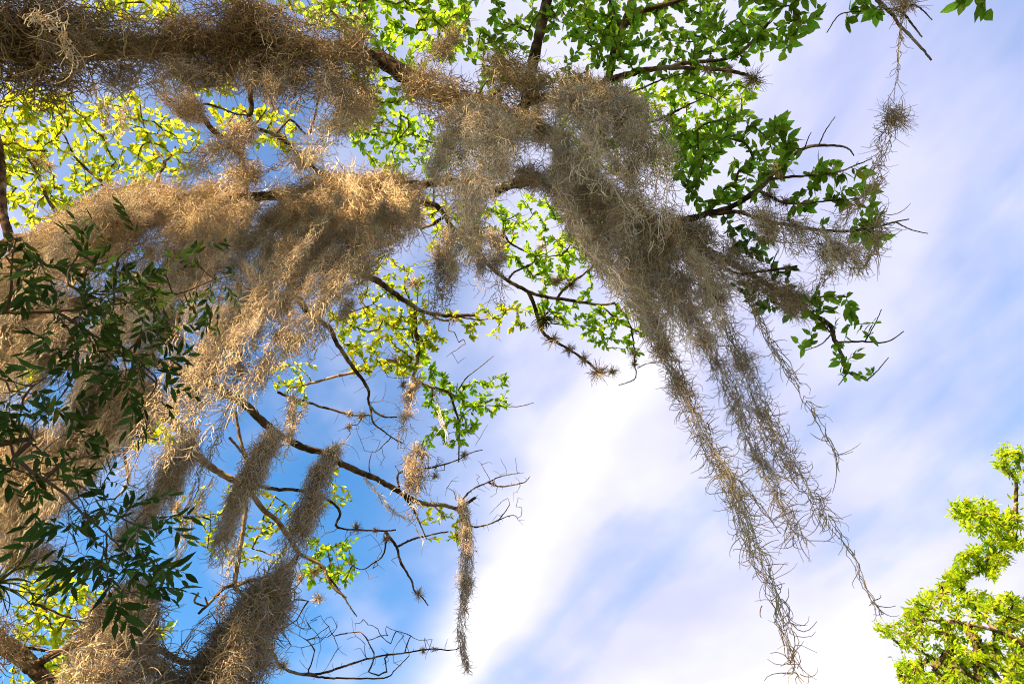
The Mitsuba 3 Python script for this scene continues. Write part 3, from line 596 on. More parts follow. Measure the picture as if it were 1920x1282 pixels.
leafy_tree('sunlit_tree', 'bright yellow-green tree in the lower right corner of the photo, fully in the sun', [
    ([W(b0[0] + 0.6, b0[1] + 0.4, -0.1), W(b0[0] + 0.5, b0[1] + 0.3, 3.0), b0, at(1950, 1180, 11.6), at(1990, 1020, 11.8), at(2010, 860, 12.0)], (0.14, 0.03)),
    ([at(1960, 1260, 11.5), at(1915, 1205, 11.2), at(1860, 1180, 11.0), at(1790, 1165, 10.9)], (0.035, 0.012)),
    ([at(1955, 1210, 11.5), at(1880, 1190, 11.5), at(1820, 1130, 11.4), at(1800, 1100, 11.3)], (0.035, 0.012)),
    ([at(1985, 1030, 11.8), at(1930, 1010, 11.6), at(1890, 1025, 11.4), at(1850, 1050, 11.2)], (0.03, 0.012))],
  [([(1626, 1165), (1686, 1150), (1726, 1112), (1786, 1085), (1846, 1110), (1911, 1115), (1976, 1200), (1946, 1320), (1706, 1320), (1676, 1270), (1726, 1230), (1666, 1200)], (10.5, 12.2), 330),
   ([(1676, 1225), (1726, 1240), (1726, 1290), (1686, 1275)], (10.6, 11.6), 16),
   ([(1771, 1095), (1786, 1050), (1836, 1020), (1886, 1010), (1911, 1000), (1886, 1060), (1856, 1085), (1836, 1070), (1806, 1095)], (10.8, 11.6), 62),
   ([(1769, 945), (1846, 930), (1876, 965), (1916, 950), (1916, 1030), (1866, 1010), (1816, 1000), (1786, 985)], (10.8, 11.8), 70),
   ([(1852, 850), (1916, 826), (1916, 910), (1886, 900)], (11, 11.6), 22)],
  32, 9.2, 0.36, np.array([0.35, 0.54, 0.02]), 41, bark='bark')

# ---------------------------------------------------------------- unseen trees added behind the camera, shaped to shade and dapple the moss
def shade_tree(key, label, foot, centre, radii, n, seed):
    rng = np.random.default_rng(seed); centre = np.array(centre)
    tag(key, label, 'tree')
    C = catmull(np.array([foot, foot * 0.7 + centre * 0.3 + [0.2, 0.1, 0], foot * 0.4 + centre * 0.6 - [0.1, 0.2, 0], centre + [0, 0, radii[2] * 0.5]]), 40)
    put(key + '__trunk', limb_tube(C, np.linspace(0.38, 0.08, 40), 14, 5), 'bark', smooth=True)
    tg = unit(rng.normal(size=(n, 3))) * (rng.random((n, 1)) ** 0.40) * np.array(radii) * 0.95 + centre
    root, par, load, _ = grow(rng, tg, C[12:])
    P, m = twig_mesh(rng, tg, root, par, load, 0.008, 0.10)
    put(key + '__branchwork', m, 'bark'); tag(key + '__branchwork', kind='stuff')
    B, D, N, L = spray_leaves(rng, P, 8, 0.17, 0.9, 0.7)
    m, c = leaf_geometry([leaves(rng, B + rng.normal(0, 0.10, B.shape), D, N, L, 0.55, GREEN)])
    put(key + '__foliage', m, 'leaf_blade', color=c); tag(key + '__foliage', kind='stuff')
shade_tree('shade_tree', 'unseen taller tree added behind the camera whose dense crown shades the hanging moss on the right', W(-6.6, -10.9, -0.1), (-7.05, -10.6, 8.95), (1.45, 1.45, 1.5), 430, 77)
shade_tree('shade_tree_001', 'unseen lower tree added behind the camera that shades the dark foreground leaves', W(-7.6, -8.6, -0.1), (-7.3, -8.9, 6.35), (0.95, 0.95, 0.95), 170, 78)
shade_tree('shade_tree_002', 'unseen thin-crowned tree added behind the camera that dapples the light on the left moss', W(-9.6, -10.4, -0.1), (-9.75, -10.8, 9.75), (1.0, 1.0, 1.0), 52, 79)

# ---------------------------------------------------------------- dark foreground branches, lower left
SH = 'foreground_tree'
tag(SH, 'small dark green tree with long glossy leaves reaching in from the left edge, in shade', 'tree')
rng = np.random.default_rng(55); sw = []
fg = W(-2.3, 0.9, -0.1)
st = catmull([fg, W(-2.3, 0.9, 1.2), W(-2.25, 0.85, 2.3), W(-2.2, 0.8, 3.0)], 24)
put(SH + '__trunk', limb_tube(st, np.linspace(0.06, 0.03, 24), 10, 2), 'bark', smooth=True); sw.append(st)
SHL = [([st[20], (-60, 600, 1.9), (0, 586), (44, 586), (104, 583), (160, 578), (218, 569), (288, 561), (352, 544), (396, 526), (425, 518)], (2.1, 1.75), (4.5, 1.2)),
       ([(104, 583), (150, 612), (190, 636), (228, 649), (265, 682), (285, 700)], (1.85, 1.7), (2.6, 1.0)),
       ([(13, 583), (20, 547), (23, 487), (30, 450)], (1.85, 1.8), (2.4, 1.0)),
       ([(160, 578), (158, 540), (165, 505), (200, 490)], (1.8, 1.75), (2, 1.0)),
       ([(213, 569), (216, 520), (225, 480), (262, 455)], (1.8, 1.75), (2, 0.9)),
       ([(140, 600), (146, 640), (141, 678), (131, 718), (97, 765), (60, 800)], (1.8, 1.75), (2.6, 1.0)),
       ([st[16], (-60, 850, 1.75), (27, 862), (60, 885), (84, 899), (120, 925), (161, 969), (200, 1000), (240, 1040)], (1.75, 1.5), (4, 1.2)),
       ([(84, 899), (120, 870), (180, 850)], (1.6, 1.55), (2, 0.9)),
       ([(161, 969), (210, 965), (260, 985), (300, 990)], (1.55, 1.5), (1.8, 0.9)),
       ([(200, 1000), (200, 1060), (205, 1110)], (1.5, 1.5), (1.8, 0.9)),
       ([(27, 862), (20, 820), (40, 770)], (1.7, 1.7), (2, 1.0))]
for k, (pts, d, r) in enumerate(SHL): limb(pts, d, r, 'twig_bark', 'branch', SH, 60 + k, sw)
SW = np.vstack(sw); shl = []
for k, (poly, d, n, per, Lpx) in enumerate([
    ([(130, 480), (250, 440), (300, 470), (350, 545), (320, 570), (210, 580), (110, 560)], (1.62, 1.85), 44, 8, 40),
    ([(360, 490), (400, 455), (430, 470), (480, 530), (430, 550), (400, 590), (370, 540)], (1.68, 1.8), 15, 7, 34),
    ([(-20, 440), (60, 440), (110, 510), (60, 530), (0, 520)], (1.7, 1.9), 20, 8, 38),
    ([(100, 575), (200, 575), (215, 660), (180, 700), (90, 640)], (1.6, 1.8), 34, 8, 42),
    ([(210, 640), (330, 660), (335, 690), (300, 760), (250, 750), (215, 690)], (1.6, 1.75), 22, 8, 44),
    ([(250, 590), (350, 590), (340, 640), (300, 630)], (1.6, 1.75), 9, 7, 38),
    ([(0, 710), (130, 690), (150, 760), (60, 790), (0, 790)], (1.6, 1.8), 24, 8, 44),
    ([(-20, 800), (70, 790), (200, 830), (240, 870), (210, 930), (100, 920), (-20, 880)], (1.5, 1.75), 38, 8, 42),
    ([(90, 920), (250, 930), (320, 985), (310, 1050), (220, 1060), (130, 1030)], (1.42, 1.6), 40, 8, 46),
    ([(150, 1040), (300, 1040), (325, 1090), (290, 1150), (200, 1120)], (1.4, 1.55), 20, 7, 54)]):
    rng = np.random.default_rng(500 + k)
    n = int(n * 0.78); q = in_polygon(rng, [(a * 0.97 - 3, b) for a, b in poly], n, 0.62 * math.sqrt(Polygon(poly).area / n))
    tg = np.array([at(x, y, s) for (x, y), s in zip(q, rng.uniform(*d, len(q)))])
    root, par, load, _ = grow(rng, tg, SW); dm = sum(d) / 2
    P, (tv, tf) = twig_mesh(rng, tg, root, par, load, 0.7 * dm / F, 0.003)
    t = unit(P[:, -1] - P[:, 0]); t = unit(t + rng.normal(0, 0.55, t.shape)); ln = rng.uniform(0.055, 0.10, (len(t), 1)); q = np.linspace(0, 1, 5)[None, :, None]
    P = P[:, -1:] + t[:, None] * ln[:, None] * q + np.array([0, 0, -0.35]) * ln[:, None] * q * q      # each shoot ends in a drooping compound leaf
    m = join([(tv, tf), tubes(P, np.full((len(P), 5), 0.45 * dm / F), 4)])[0]
    key = put(SH + '__leafy_spray', m, 'twig_bark'); tag(key, kind='stuff')
    B, D, N, L = spray_leaves(rng, P, 9, Lpx * 0.63 * dm / F, 0.75, 0.45, True)
    shl.append((key, *leaves(rng, B, D, N, L, 0.30, np.array([0.034, 0.070, 0.016]), 0.3, 0.35, 0.28)))
size = np.concatenate([np.linalg.norm(pix(V[:, 5]) - pix(V[:, 0]), axis=1) * (pix(V[:, 3])[:, 0] > 4) for _, V, _, _ in shl])
single = set(np.argsort(-size)[:300].tolist()); a = 0; rest = []
for key, V, tri, C in shl:
    keep = np.array([a + j not in single for j in range(len(V))]); a += len(V)
    for j in np.nonzero(~keep)[0]: put(key + '__leaf', (V[j], tri), 'glossy_leaf', color=np.repeat(C[j:j + 1], len(V[j]), 0))
    rest.append((V[keep], tri, C[keep]))
m, c = leaf_geometry(rest)
put(SH + '__foliage', m, 'glossy_leaf', color=c); tag(SH + '__foliage', kind='stuff')

# ---------------------------------------------------------------- Spanish moss
R_ = np.random.default_rng  # the top left limb mats have shade put into their moss tones
moss('shade-toned mat of moss round the main limb in the top left corner', mat(R_(1), [(-80, 60), (0, 75), (60, 80), (130, 90)], 3.9, 165, 3.4, 34, 0.8, SHADED_DARK * 1.15, 0.3)
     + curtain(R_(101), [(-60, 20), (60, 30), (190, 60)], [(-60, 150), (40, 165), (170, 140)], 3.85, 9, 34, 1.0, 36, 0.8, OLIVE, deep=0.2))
moss('straggly shade-toned grey moss with pale loose threads just right of the dark top left mat', mat(R_(2), [(60, 40), (150, 62), (240, 80), (345, 82)], 3.85, 96, 2.6, 34, 0.75, GREY * 0.7, 0.45)
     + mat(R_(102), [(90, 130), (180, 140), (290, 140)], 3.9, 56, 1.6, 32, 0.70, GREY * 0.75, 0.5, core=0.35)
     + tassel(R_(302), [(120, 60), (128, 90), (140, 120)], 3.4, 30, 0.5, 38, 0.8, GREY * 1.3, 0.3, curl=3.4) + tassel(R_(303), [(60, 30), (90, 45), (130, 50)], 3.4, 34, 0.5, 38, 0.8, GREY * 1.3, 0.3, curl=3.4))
moss('humped shade-toned brown moss cushion on the main limb near the top edge', mat(R_(3), [(310, 80), (400, 66), (470, 58), (540, 78)], 3.85, 100, 3.0, 30, 0.60, SHADED_DARK * 1.35, 0.35)
     + mat(R_(103), [(410, 38), (470, 26), (525, 40)], 3.9, 38, 2.6, 24, 0.60, SHADED_DARK * 1.2, 0.3))
moss('broad shade-toned moss veil below the humped cushion, with ragged lower edge', curtain(R_(4), [(330, 110), (430, 105), (540, 100)], [(290, 175), (400, 180), (500, 165)], 3.9, 12, 36, 1.0, 30, 0.60, GREY * 0.62, deep=0.12)
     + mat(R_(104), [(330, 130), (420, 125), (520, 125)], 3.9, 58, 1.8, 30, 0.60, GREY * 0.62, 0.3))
moss('thick shade-toned moss on the main limb left of its bare dark stretch', mat(R_(5), [(500, 110), (570, 105), (640, 100), (690, 98)], 3.75, 140, 3.0, 30, 0.60, GREY * 0.72, 0.3)
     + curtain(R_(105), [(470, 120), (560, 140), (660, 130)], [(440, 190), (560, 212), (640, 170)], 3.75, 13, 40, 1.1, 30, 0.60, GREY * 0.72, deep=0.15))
moss('sunlit frayed moss fringe under the straggly grey moss at upper left', curtain(R_(6), [(110, 140), (200, 150), (310, 150)], [(100, 172), (190, 190), (270, 185)], 4.2, 9, 26, 0.60, 24, 0.7, SUNLIT_TAN, deep=0.1))
moss('brown brush-shaped moss tuft on the bent upright branch at upper left', tassel(R_(7), [(385, 222), (350, 205), (318, 180), (300, 152)], 4.35, 46, 2.8, 24, 0.60, GREY, 0.7, prof=(0.5, 1.0, 0.5)))
moss('sunlit-toned diagonal moss tuft left of the thin upright branch', tassel(R_(8), [(475, 238), (430, 268), (385, 300), (335, 335)], 4.5, 66, 3.0, 25, 0.60, SUNLIT_TAN, 0.65, prof=(0.6, 1.0, 0.5)))
moss('small sunlit moss tuft across the thin upright branch', tassel(R_(9), [(480, 312), (450, 325), (412, 348)], 4.6, 56, 2.8, 24, 0.60, SUNLIT_TAN, 0.5, prof=(0.8, 1.0, 0.5)))
moss('orange sunlit moss clump hanging under the thick shade-toned moss', tassel(R_(10), [(690, 180), (650, 215), (600, 250), (565, 290)], 4.2, 96, 2.8, 26, 0.60, SUNLIT_TAN, 0.5, prof=(0.9, 1.0, 0.4))
     + mat(R_(110), [(640, 165), (680, 200), (690, 240)], 4.2, 62, 2.0, 26, 0.60, SUNLIT_TAN, 0.2))
moss('moss sleeve along the slanting branch above the middle bough', mat(R_(11), [(520, 258), (560, 295), (605, 328), (650, 345)], 4.6, 30, 2.6, 22, 0.60, SUNLIT_TAN, 0.5))
moss('dark wispy moss threads in the blue gap between the slanting branch and the upright branch', tassel(R_(12), [(590, 285), (555, 300), (520, 312), (500, 325)], 4.6, 22, 0.8, 24, 0.6, GREY * 0.7, 0.6))
moss('faint sunlit moss wisps dangling in the left blue sky gap', tassel(R_(13), [(238, 200), (232, 230), (225, 258)], 5.2, 34, 0.7, 22, 0.6, SUNLIT_TAN, 0.3)
     + tassel(R_(113), [(195, 190), (200, 225), (205, 260)], 5.2, 28, 0.35, 24, 0.6, GREY * 0.6, 0.3))
moss('upswept grey moss band rising from the limb to the top edge', mat(R_(14), [(765, 160), (800, 125), (840, 85), (868, 45)], 3.7, 46, 1.7, 27, 0.60, GREY, 0.45, prof=(1, 0.9, 0.5)))
moss('grey moss sleeve on the main limb just right of its bare stretch', mat(R_(15), [(770, 158), (815, 178), (870, 192), (930, 205)], 3.6, 84, 3.0, 27, 0.60, GREY * 0.95, 0.3))
moss('grey-brown column of moss hanging straight down from the main limb in the middle', curtain(R_(16), [(838, 195), (900, 195), (985, 225)], [(845, 470), (880, 440), (945, 330)], 3.6, 19, 44, 1.5, 28, 0.60, GREY * 1.02, deep=0.12, ragged=(0.5, 1.0), prof=(0.9, 1.0, 0.5))
     + tassel(R_(116), [(885, 330), (888, 380), (885, 430), (880, 470)], 3.55, 78, 2.6, 28, 0.60, GREY * 1.1, 0.5))
moss('loose grey moss heaped over the limb junction above the middle column', mat(R_(17), [(925, 105), (950, 140), (985, 165), (1040, 170)], 3.6, 84, 2.4, 28, 0.60, GREY * 0.95, 0.2)
     + mat(R_(317), [(905, 190), (945, 215), (1000, 240), (1035, 262)], 3.55, 64, 2.2, 28, 0.60, GREY * 0.9, 0.3)
     + mat(R_(117), [(985, 165), (1060, 168), (1120, 168)], 3.55, 60, 2.4, 27, 0.60, GREY, 0.25))
moss('grey moss drape falling from the limb junction between the two columns', curtain(R_(18), [(960, 195), (990, 215), (1020, 235)], [(955, 300), (975, 290), (985, 270)], 3.5, 6, 32, 1.2, 28, 0.60, GREY * 1.05, deep=0.08))
moss('upper right grey moss curtain below the forking twigs', curtain(R_(19), [(1040, 172), (1090, 165), (1150, 178), (1180, 205)], [(1090, 330), (1170, 410), (1240, 430), (1300, 430)], 3.45, 30, 36, 1.4, 29, 0.60, GREY * 0.92, deep=0.16, ragged=(0.5, 1.08), lean=0.10, prof=(0.9, 1.0, 0.6))
     + mat(R_(119), [(1045, 170), (1100, 170), (1165, 195)], 3.45, 52, 2.2, 28, 0.60, GREY, 0.2))
moss('short moss cushion on the middle bough just left of the right curtain', mat(R_(20), [(965, 335), (1010, 330), (1070, 340), (1110, 360)], 3.6, 46, 3.0, 26, 0.60, GREY * 0.92, 0.4)
     + curtain(R_(120), [(980, 335), (1060, 340)], [(990, 375), (1070, 385)], 3.6, 6, 30, 1.0, 25, 0.60, GREY * 0.85, deep=0.06))
key = moss('large grey moss curtain right of the picture middle ending in long thin tails',
     ('mat', curtain(R_(21), [(1050, 285), (1120, 350), (1200, 400), (1300, 415)], [(1150, 520), (1215, 620), (1300, 640), (1400, 560)], 3.35, 54, 36, 1.15, 30, 0.60, GREY, align=0.68, deep=0.16, ragged=(0.75, 1.05), prof=(0.9, 1.0, 0.6))
        + mat(R_(121), [(1070, 320), (1150, 385), (1230, 425), (1320, 440)], 3.35, 74, 2.0, 28, 0.60, GREY, 0.35)),
     ('tail', tassel(R_(122), [(1185, 500), (1222, 600), (1265, 700), (1325, 830), (1385, 940), (1420, 1060)], 3.2, 76, 2.6, 31, 0.70, GREY * 0.85, 0.42, curl=3.0, prof=(1.0, 0.58, 0.3), stems=9, power=1.35, sub=5, core=0.3)
        + tassel(R_(123), [(1370, 910), (1405, 1010), (1440, 1090), (1462, 1150), (1480, 1210), (1490, 1255), (1510, 1275)], 2.45, 46, 0.8, 46, 0.85, GREY * 0.72, 0.35, curl=3.8, prof=(0.9, 1.0, 0.35), stems=9, power=1.3, sub=2)),
     ('tail', tassel(R_(124), [(1270, 520), (1320, 630), (1375, 740), (1430, 870), (1470, 950), (1500, 1015)], 3.2, 58, 2.4, 31, 0.70, GREY * 0.82, 0.42, curl=3.0, prof=(1.0, 0.6, 0.3), stems=7, power=1.25, sub=4, core=0.3)),
     ('tail', tassel(R_(125), [(1320, 520), (1380, 640), (1440, 775), (1495, 880), (1555, 975)], 3.2, 58, 2.4, 31, 0.70, GREY * 0.82, 0.42, curl=3.0, prof=(1.0, 0.6, 0.3), stems=7, power=1.25, sub=4, core=0.3)
        + tassel(R_(126), [(1550, 970), (1590, 1020), (1612, 1070), (1632, 1115), (1655, 1150)], 2.5, 20, 0.55, 34, 0.85, GREY * 0.75, 0.5, curl=3.0, prof=(1, 0.8, 0.3), stems=3, sub=1)),
     ('tail', tassel(R_(127), [(1345, 870), (1392, 905), (1432, 955), (1462, 1000)], 2.6, 16, 0.5, 30, 0.85, GREY * 0.75, 0.5, prof=(1, 0.8, 0.4), stems=3, sub=1)))
moss('thin single moss string hanging free right of the large curtain', tassel(R_(22), [(1402, 555), (1425, 600), (1455, 660), (1500, 730), (1530, 780)], 3.05, 26, 1.5, 28, 0.8, GREY * 0.85, 0.5, prof=(1, 0.9, 0.6), stems=4)
     + tassel(R_(128), [(1525, 770), (1545, 810), (1568, 850), (1574, 885)], 2.6, 10, 0.5, 34, 0.8, GREY * 0.75, 0.4, stems=2, sub=1))
moss('furry grey moss sleeve on the slanting branch that ends in the lowest leafy tip', mat(R_(23), [(1290, 430), (1350, 480), (1420, 525), (1480, 560), (1515, 580)], (3.25, 2.95), 52, 3.0, 28, 0.60, GREY * 0.95, 0.4, prof=(1, 1, 0.6)))
moss('smoky grey moss veil across the leaves at right', curtain(R_(24), [(1400, 395), (1480, 410), (1560, 425), (1640, 420)], [(1430, 440), (1520, 490), (1590, 520), (1640, 480)], 3.0, 20, 34, 0.8, 30, 0.60, GREY * 0.92, deep=0.1, ragged=(0.6, 1.1))
     + mat(R_(129), [(1400, 400), (1470, 425), (1560, 470), (1620, 490)], 2.95, 52, 1.3, 30, 0.60, GREY * 0.9, 0.5)
     + tassel(R_(130), [(1655, 330), (1625, 365), (1590, 400), (1560, 430)], 2.9, 26, 1.3, 28, 0.60, GREY * 0.9, 0.6)
     + tassel(R_(131), [(1560, 510), (1540, 530), (1515, 555)], 2.9, 32, 0.7, 30, 0.60, GREY * 0.8, 0.2))
moss('grey fringe with dark loose ends at the right end of the smoky veil', tassel(R_(25), [(1648, 395), (1650, 430), (1640, 470), (1610, 515)], 2.85, 40, 1.0, 34, 0.75, GREY * 0.8, 0.3))
moss('long dangling moss thread with a dark knot at upper right', tassel(R_(26), [(1690, 60), (1686, 110), (1680, 150), (1676, 190)], 2.75, 9, 0.55, 24, 0.60, GREY * 0.7, 0.6, stems=2, sub=1)
     + mat(R_(132), [(1668, 200), (1674, 215), (1680, 228)], 2.7, 28, 3.2, 26, 0.60, GREY * 0.75, 0.1)
     + tassel(R_(133), [(1674, 215), (1662, 250), (1650, 290), (1640, 330), (1635, 385)], 2.7, 36, 0.9, 30, 0.60, GREY * 0.75, 0.4, prof=(0.5, 0.9, 1.0), stems=4)
     + mat(R_(134), [(1690, -5), (1700, 5), (1712, 2)], 2.8, 30, 2.0, 26, 0.60, GREY * 0.7, 0.1)
     + tassel(R_(135), [(1695, 10), (1690, 40), (1695, 80)], 2.78, 26, 0.6, 28, 0.60, GREY * 0.7, 0.3, stems=2))
# left: the sunlit curtains
moss('sunlit golden moss bank at the far left end of the middle bough', curtain(R_(31), [(120, 435), (180, 395), (250, 372), (320, 362)], [(-200, 620), (-120, 620), (-30, 610), (90, 560)], (4.9, 4.7), 33, 31, 1.3, 22, 0.50, SUNLIT_TAN * 0.9, align=0.64, curl=2.5, deep=0.26, ragged=(0.55, 1.0), prof=(1, 1, 0.5))
     + mat(R_(131), [(110, 440), (190, 400), (260, 375), (330, 368)], 4.8, 62, 2.6, 24, 0.60, SUNLIT_TAN, 0.25))
moss('tan moss curtain second from the left under the middle bough', curtain(R_(32), [(300, 375), (370, 370), (430, 370), (490, 370)], [(-20, 640), (100, 690), (210, 680), (320, 560)], 4.6, 32, 30, 1.25, 22, 0.50, SUNLIT_TAN * 0.84, align=0.64, curl=2.5, deep=0.26, ragged=(0.6, 1.0), prof=(1, 1, 0.5))
     + mat(R_(132), [(310, 378), (400, 370), (510, 370)], 4.55, 50, 2.4, 24, 0.60, SUNLIT_TAN, 0.25))
moss('thick sunlit moss heap on the middle bough left of the middle column', mat(R_(33), [(520, 368), (600, 358), (690, 352), (795, 352)], 4.35, 62, 2.8, 25, 0.60, SUNLIT_TAN, 0.25)
     + curtain(R_(133), [(640, 360), (700, 352), (790, 352)], [(640, 480), (720, 480), (790, 450)], 4.3, 16, 44, 1.25, 26, 0.60, SUNLIT_TAN * 0.9, deep=0.12, ragged=(0.7, 1.0), prof=(1, 1, 0.6))
     + mat(R_(233), [(690, 345), (725, 335), (745, 322)], 4.35, 26, 2.4, 22, 0.60, SUNLIT_TAN * 1.1, 0.4))
moss('longest tan moss curtain sweeping down left from the middle bough', curtain(R_(34), [(570, 368), (630, 364), (710, 366), (790, 400)], [(280, 800), (330, 800), (440, 765), (590, 600)], 4.4, 50, 29, 1.2, 21, 0.48, SUNLIT_TAN * 0.8, align=0.6, curl=2.6, deep=0.28, ragged=(0.5, 1.12), prof=(0.9, 1.0, 0.4)))
moss('brown moss fringe with curled ends low in the left middle', curtain(R_(35), [(420, 560), (480, 560), (540, 560)], [(270, 815), (350, 815), (450, 775)], 4.3, 15, 30, 1.0, 26, 0.56, SUNLIT_TAN * 0.8, deep=0.15, ragged=(0.7, 1.05), prof=(0.9, 1.0, 0.35))
     + tassel(R_(134), [(400, 665), (385, 690), (372, 725)], 3.7, 22, 1.2, 34, 0.85, SUNLIT_TAN * 1.1, 0.4, curl=3.2))
moss('wide grey-tan moss sheet behind the dark leaves at left', curtain(R_(36), [(40, 560), (150, 560), (260, 560), (360, 580)], [(-160, 850), (-50, 870), (70, 880), (200, 830)], 4.4, 30, 33, 1.1, 26, 0.56, SUNLIT_TAN * 0.85, align=0.78, curl=1.9, deep=0.3, ragged=(0.5, 1.0), prof=(0.9, 1.0, 0.5)))
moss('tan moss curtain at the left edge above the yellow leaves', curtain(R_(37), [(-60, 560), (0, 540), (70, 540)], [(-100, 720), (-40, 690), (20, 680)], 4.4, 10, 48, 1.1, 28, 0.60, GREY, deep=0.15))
moss('long slanting brown moss bundle below the grey-tan sheet', curtain(R_(38), [(200, 690), (260, 720), (310, 735)], [(60, 960), (130, 930), (190, 860)], 4.3, 26, 31, 1.2, 28, 0.60, SUNLIT_TAN * 0.9, align=0.72, deep=0.22, ragged=(0.6, 1.0), prof=(0.9, 1, 0.4)))
moss('dull tan moss mass at the lower left edge behind the dark leaves', curtain(R_(39), [(20, 800), (90, 820), (170, 840)], [(-80, 1110), (0, 1080), (90, 990)], 4.2, 32, 34, 1.2, 28, 0.60, SUNLIT_TAN * 0.85, align=0.72, deep=0.28, ragged=(0.6, 1.0), prof=(0.9, 1, 0.5)))
moss('matted moss clump with a frayed end beside the air plant at lower left', mat(R_(40), [(0, 1040), (50, 1030), (110, 1065)], 4.0, 56, 1.8, 28, 0.60, GREY * 0.9, 0.4))
moss('fat sunlit-toned moss beard hanging from the pale stub', tassel(R_(41), [(358, 812), (325, 870), (290, 925), (250, 985), (225, 1030)], 4.55, 74, 3.4, 17, 0.52, SUNLIT_TAN * 1.05, 0.68, prof=(0.7, 1.0, 0.4), sub=4))
moss('long sunlit moss beard hung over the pale bough', tassel(R_(42), [(520, 800), (490, 860), (460, 915), (430, 980), (405, 1050)], 4.7, 74, 3.2, 18, 0.52, SUNLIT_TAN, 0.66, prof=(0.7, 1.0, 0.3), sub=4)
     + tassel(R_(142), [(400, 900), (370, 960), (345, 1020), (325, 1065)], 4.7, 30, 1.1, 25, 0.60, SUNLIT_TAN, 0.5))
moss('dark grey moss beard with a pointed top below the long bare limb', tassel(R_(43), [(632, 838), (608, 880), (585, 940), (556, 1010), (515, 1110), (480, 1180)], 4.9, 70, 3.4, 17, 0.52, GREY * 0.9, 0.7, prof=(0.25, 1.0, 0.75), sub=3))
moss('big shaggy dark moss heap at the bottom edge left of the middle', curtain(R_(44), [(470, 1125), (500, 1095), (535, 1100)], [(250, 1480), (320, 1500), (410, 1500)], 4.0, 15, 46, 1.0, 40, 0.80, GREY * 0.75, curl=3.4, align=0.4, deep=0.15, ragged=(0.5, 1.0), prof=(0.8, 1, 0.9))
     + mat(R_(144), [(520, 1090), (480, 1160), (435, 1240), (370, 1330)], 3.95, 84, 2.0, 38, 0.80, GREY * 0.72, 0.35, curl=3.4))
moss('conical dark moss heap at the bottom edge under the dark leaves', curtain(R_(45), [(235, 1115), (262, 1110)], [(0, 1480), (140, 1500), (290, 1480)], 3.8, 22, 52, 1.0, 40, 0.80, GREY * 0.78, curl=3.4, align=0.4, deep=0.14, ragged=(0.4, 1.0), lean=0.2, prof=(0.6, 1, 1.0)))
moss('low dark moss fringe along the bottom bough between the two heaps', mat(R_(46), [(285, 1262), (340, 1262), (420, 1250)], 3.95, 52, 2.2, 34, 0.85, GREY * 0.68, 0.3))
moss('grey moss spike hanging from the end of the long bare limb', tassel(R_(47), [(868, 942), (873, 985), (876, 1040), (873, 1110), (865, 1180), (868, 1220), (876, 1250)], 5.3, 38, 3.4, 15, 0.50, GREY, 0.72, prof=(0.6, 1.0, 0.10), power=1.2, sub=5))
moss('slim brownish moss strip hanging below the leafy upright twig', tassel(R_(48), [(781, 708), (770, 740), (758, 790), (748, 840)], 5.5, 30, 1.8, 22, 0.68, SUNLIT_TAN * 0.85, 0.5, prof=(0.8, 1, 0.6)))
moss('dull moss cluster where the slim strip meets the bare twigs', tassel(R_(49), [(785, 842), (782, 880), (778, 920), (780, 965)], 5.4, 46, 2.0, 22, 0.68, GREY * 0.85, 0.45, prof=(0.9, 1, 0.4)))
moss('thin sunlit moss thread right of the slim strip', tassel(R_(50), [(815, 730), (822, 765), (832, 800), (845, 835)], 5.5, 13, 0.9, 20, 0.66, SUNLIT_TAN, 0.5, sub=1))
moss('short dark moss tuft pointing down left of the middle fringe', tassel(R_(51), [(832, 465), (828, 510), (822, 555), (815, 592)], 4.6, 60, 3.0, 24, 0.60, GREY * 0.72, 0.45, prof=(0.9, 1, 0.7)))
moss('pale curly moss fringe under the middle column', curtain(R_(52), [(835, 430), (870, 420), (905, 430)], [(830, 520), (870, 530), (900, 500)], 4.0, 7, 34, 0.9, 32, 0.8, SUNLIT_TAN * 1.05, curl=3.4, deep=0.1)
     + tassel(R_(152), [(845, 440), (850, 490), (855, 530)], 3.7, 26, 0.60, 36, 0.8, SUNLIT_TAN * 1.1, 0.4, curl=3.6))
moss('brown hanging moss tuft right of the pale curly fringe', tassel(R_(53), [(925, 440), (930, 480), (935, 520), (940, 575)], 4.5, 46, 2.0, 25, 0.60, GREY * 0.9, 0.5, prof=(0.9, 1, 0.3))
     + tassel(R_(153), [(890, 450), (900, 500), (905, 540)], 4.5, 36, 1.8, 25, 0.60, GREY * 0.95, 0.5))
moss('faint grey moss haze hanging from the thin left branch fork', tassel(R_(54), [(605, 605), (595, 640), (582, 690)], 5.2, 46, 0.7, 22, 0.66, GREY * 0.75, 0.5))
moss('sunlit moss fringe on the bare limb under the branch fork', tassel(R_(55), [(548, 740), (545, 780), (540, 830), (525, 870)], 5.2, 26, 1.6, 22, 0.68, SUNLIT_TAN, 0.5)
     + tassel(R_(155), [(575, 755), (560, 790), (545, 815)], 5.3, 22, 1.0, 22, 0.66, SUNLIT_TAN * 1.1, 0.4))
moss('slender pink-lit moss garland strung between bare twigs in the middle', tassel(R_(56), [(684, 896), (715, 935), (745, 965), (770, 975), (795, 1015)], 5.2, 13, 1.1, 18, 0.66, SUNLIT_TAN * 1.1, 0.5, sub=1))
moss('thin grey moss wisps hanging over the blue gap right of the sunlit-toned beard', tassel(R_(57), [(430, 770), (405, 830), (385, 870), (375, 900)], 4.6, 34, 0.8, 26, 0.60, GREY * 0.85, 0.6)
     + tassel(R_(157), [(370, 900), (350, 960), (335, 1010), (325, 1050)], 4.6, 24, 0.5, 26, 0.60, GREY * 0.8, 0.6))
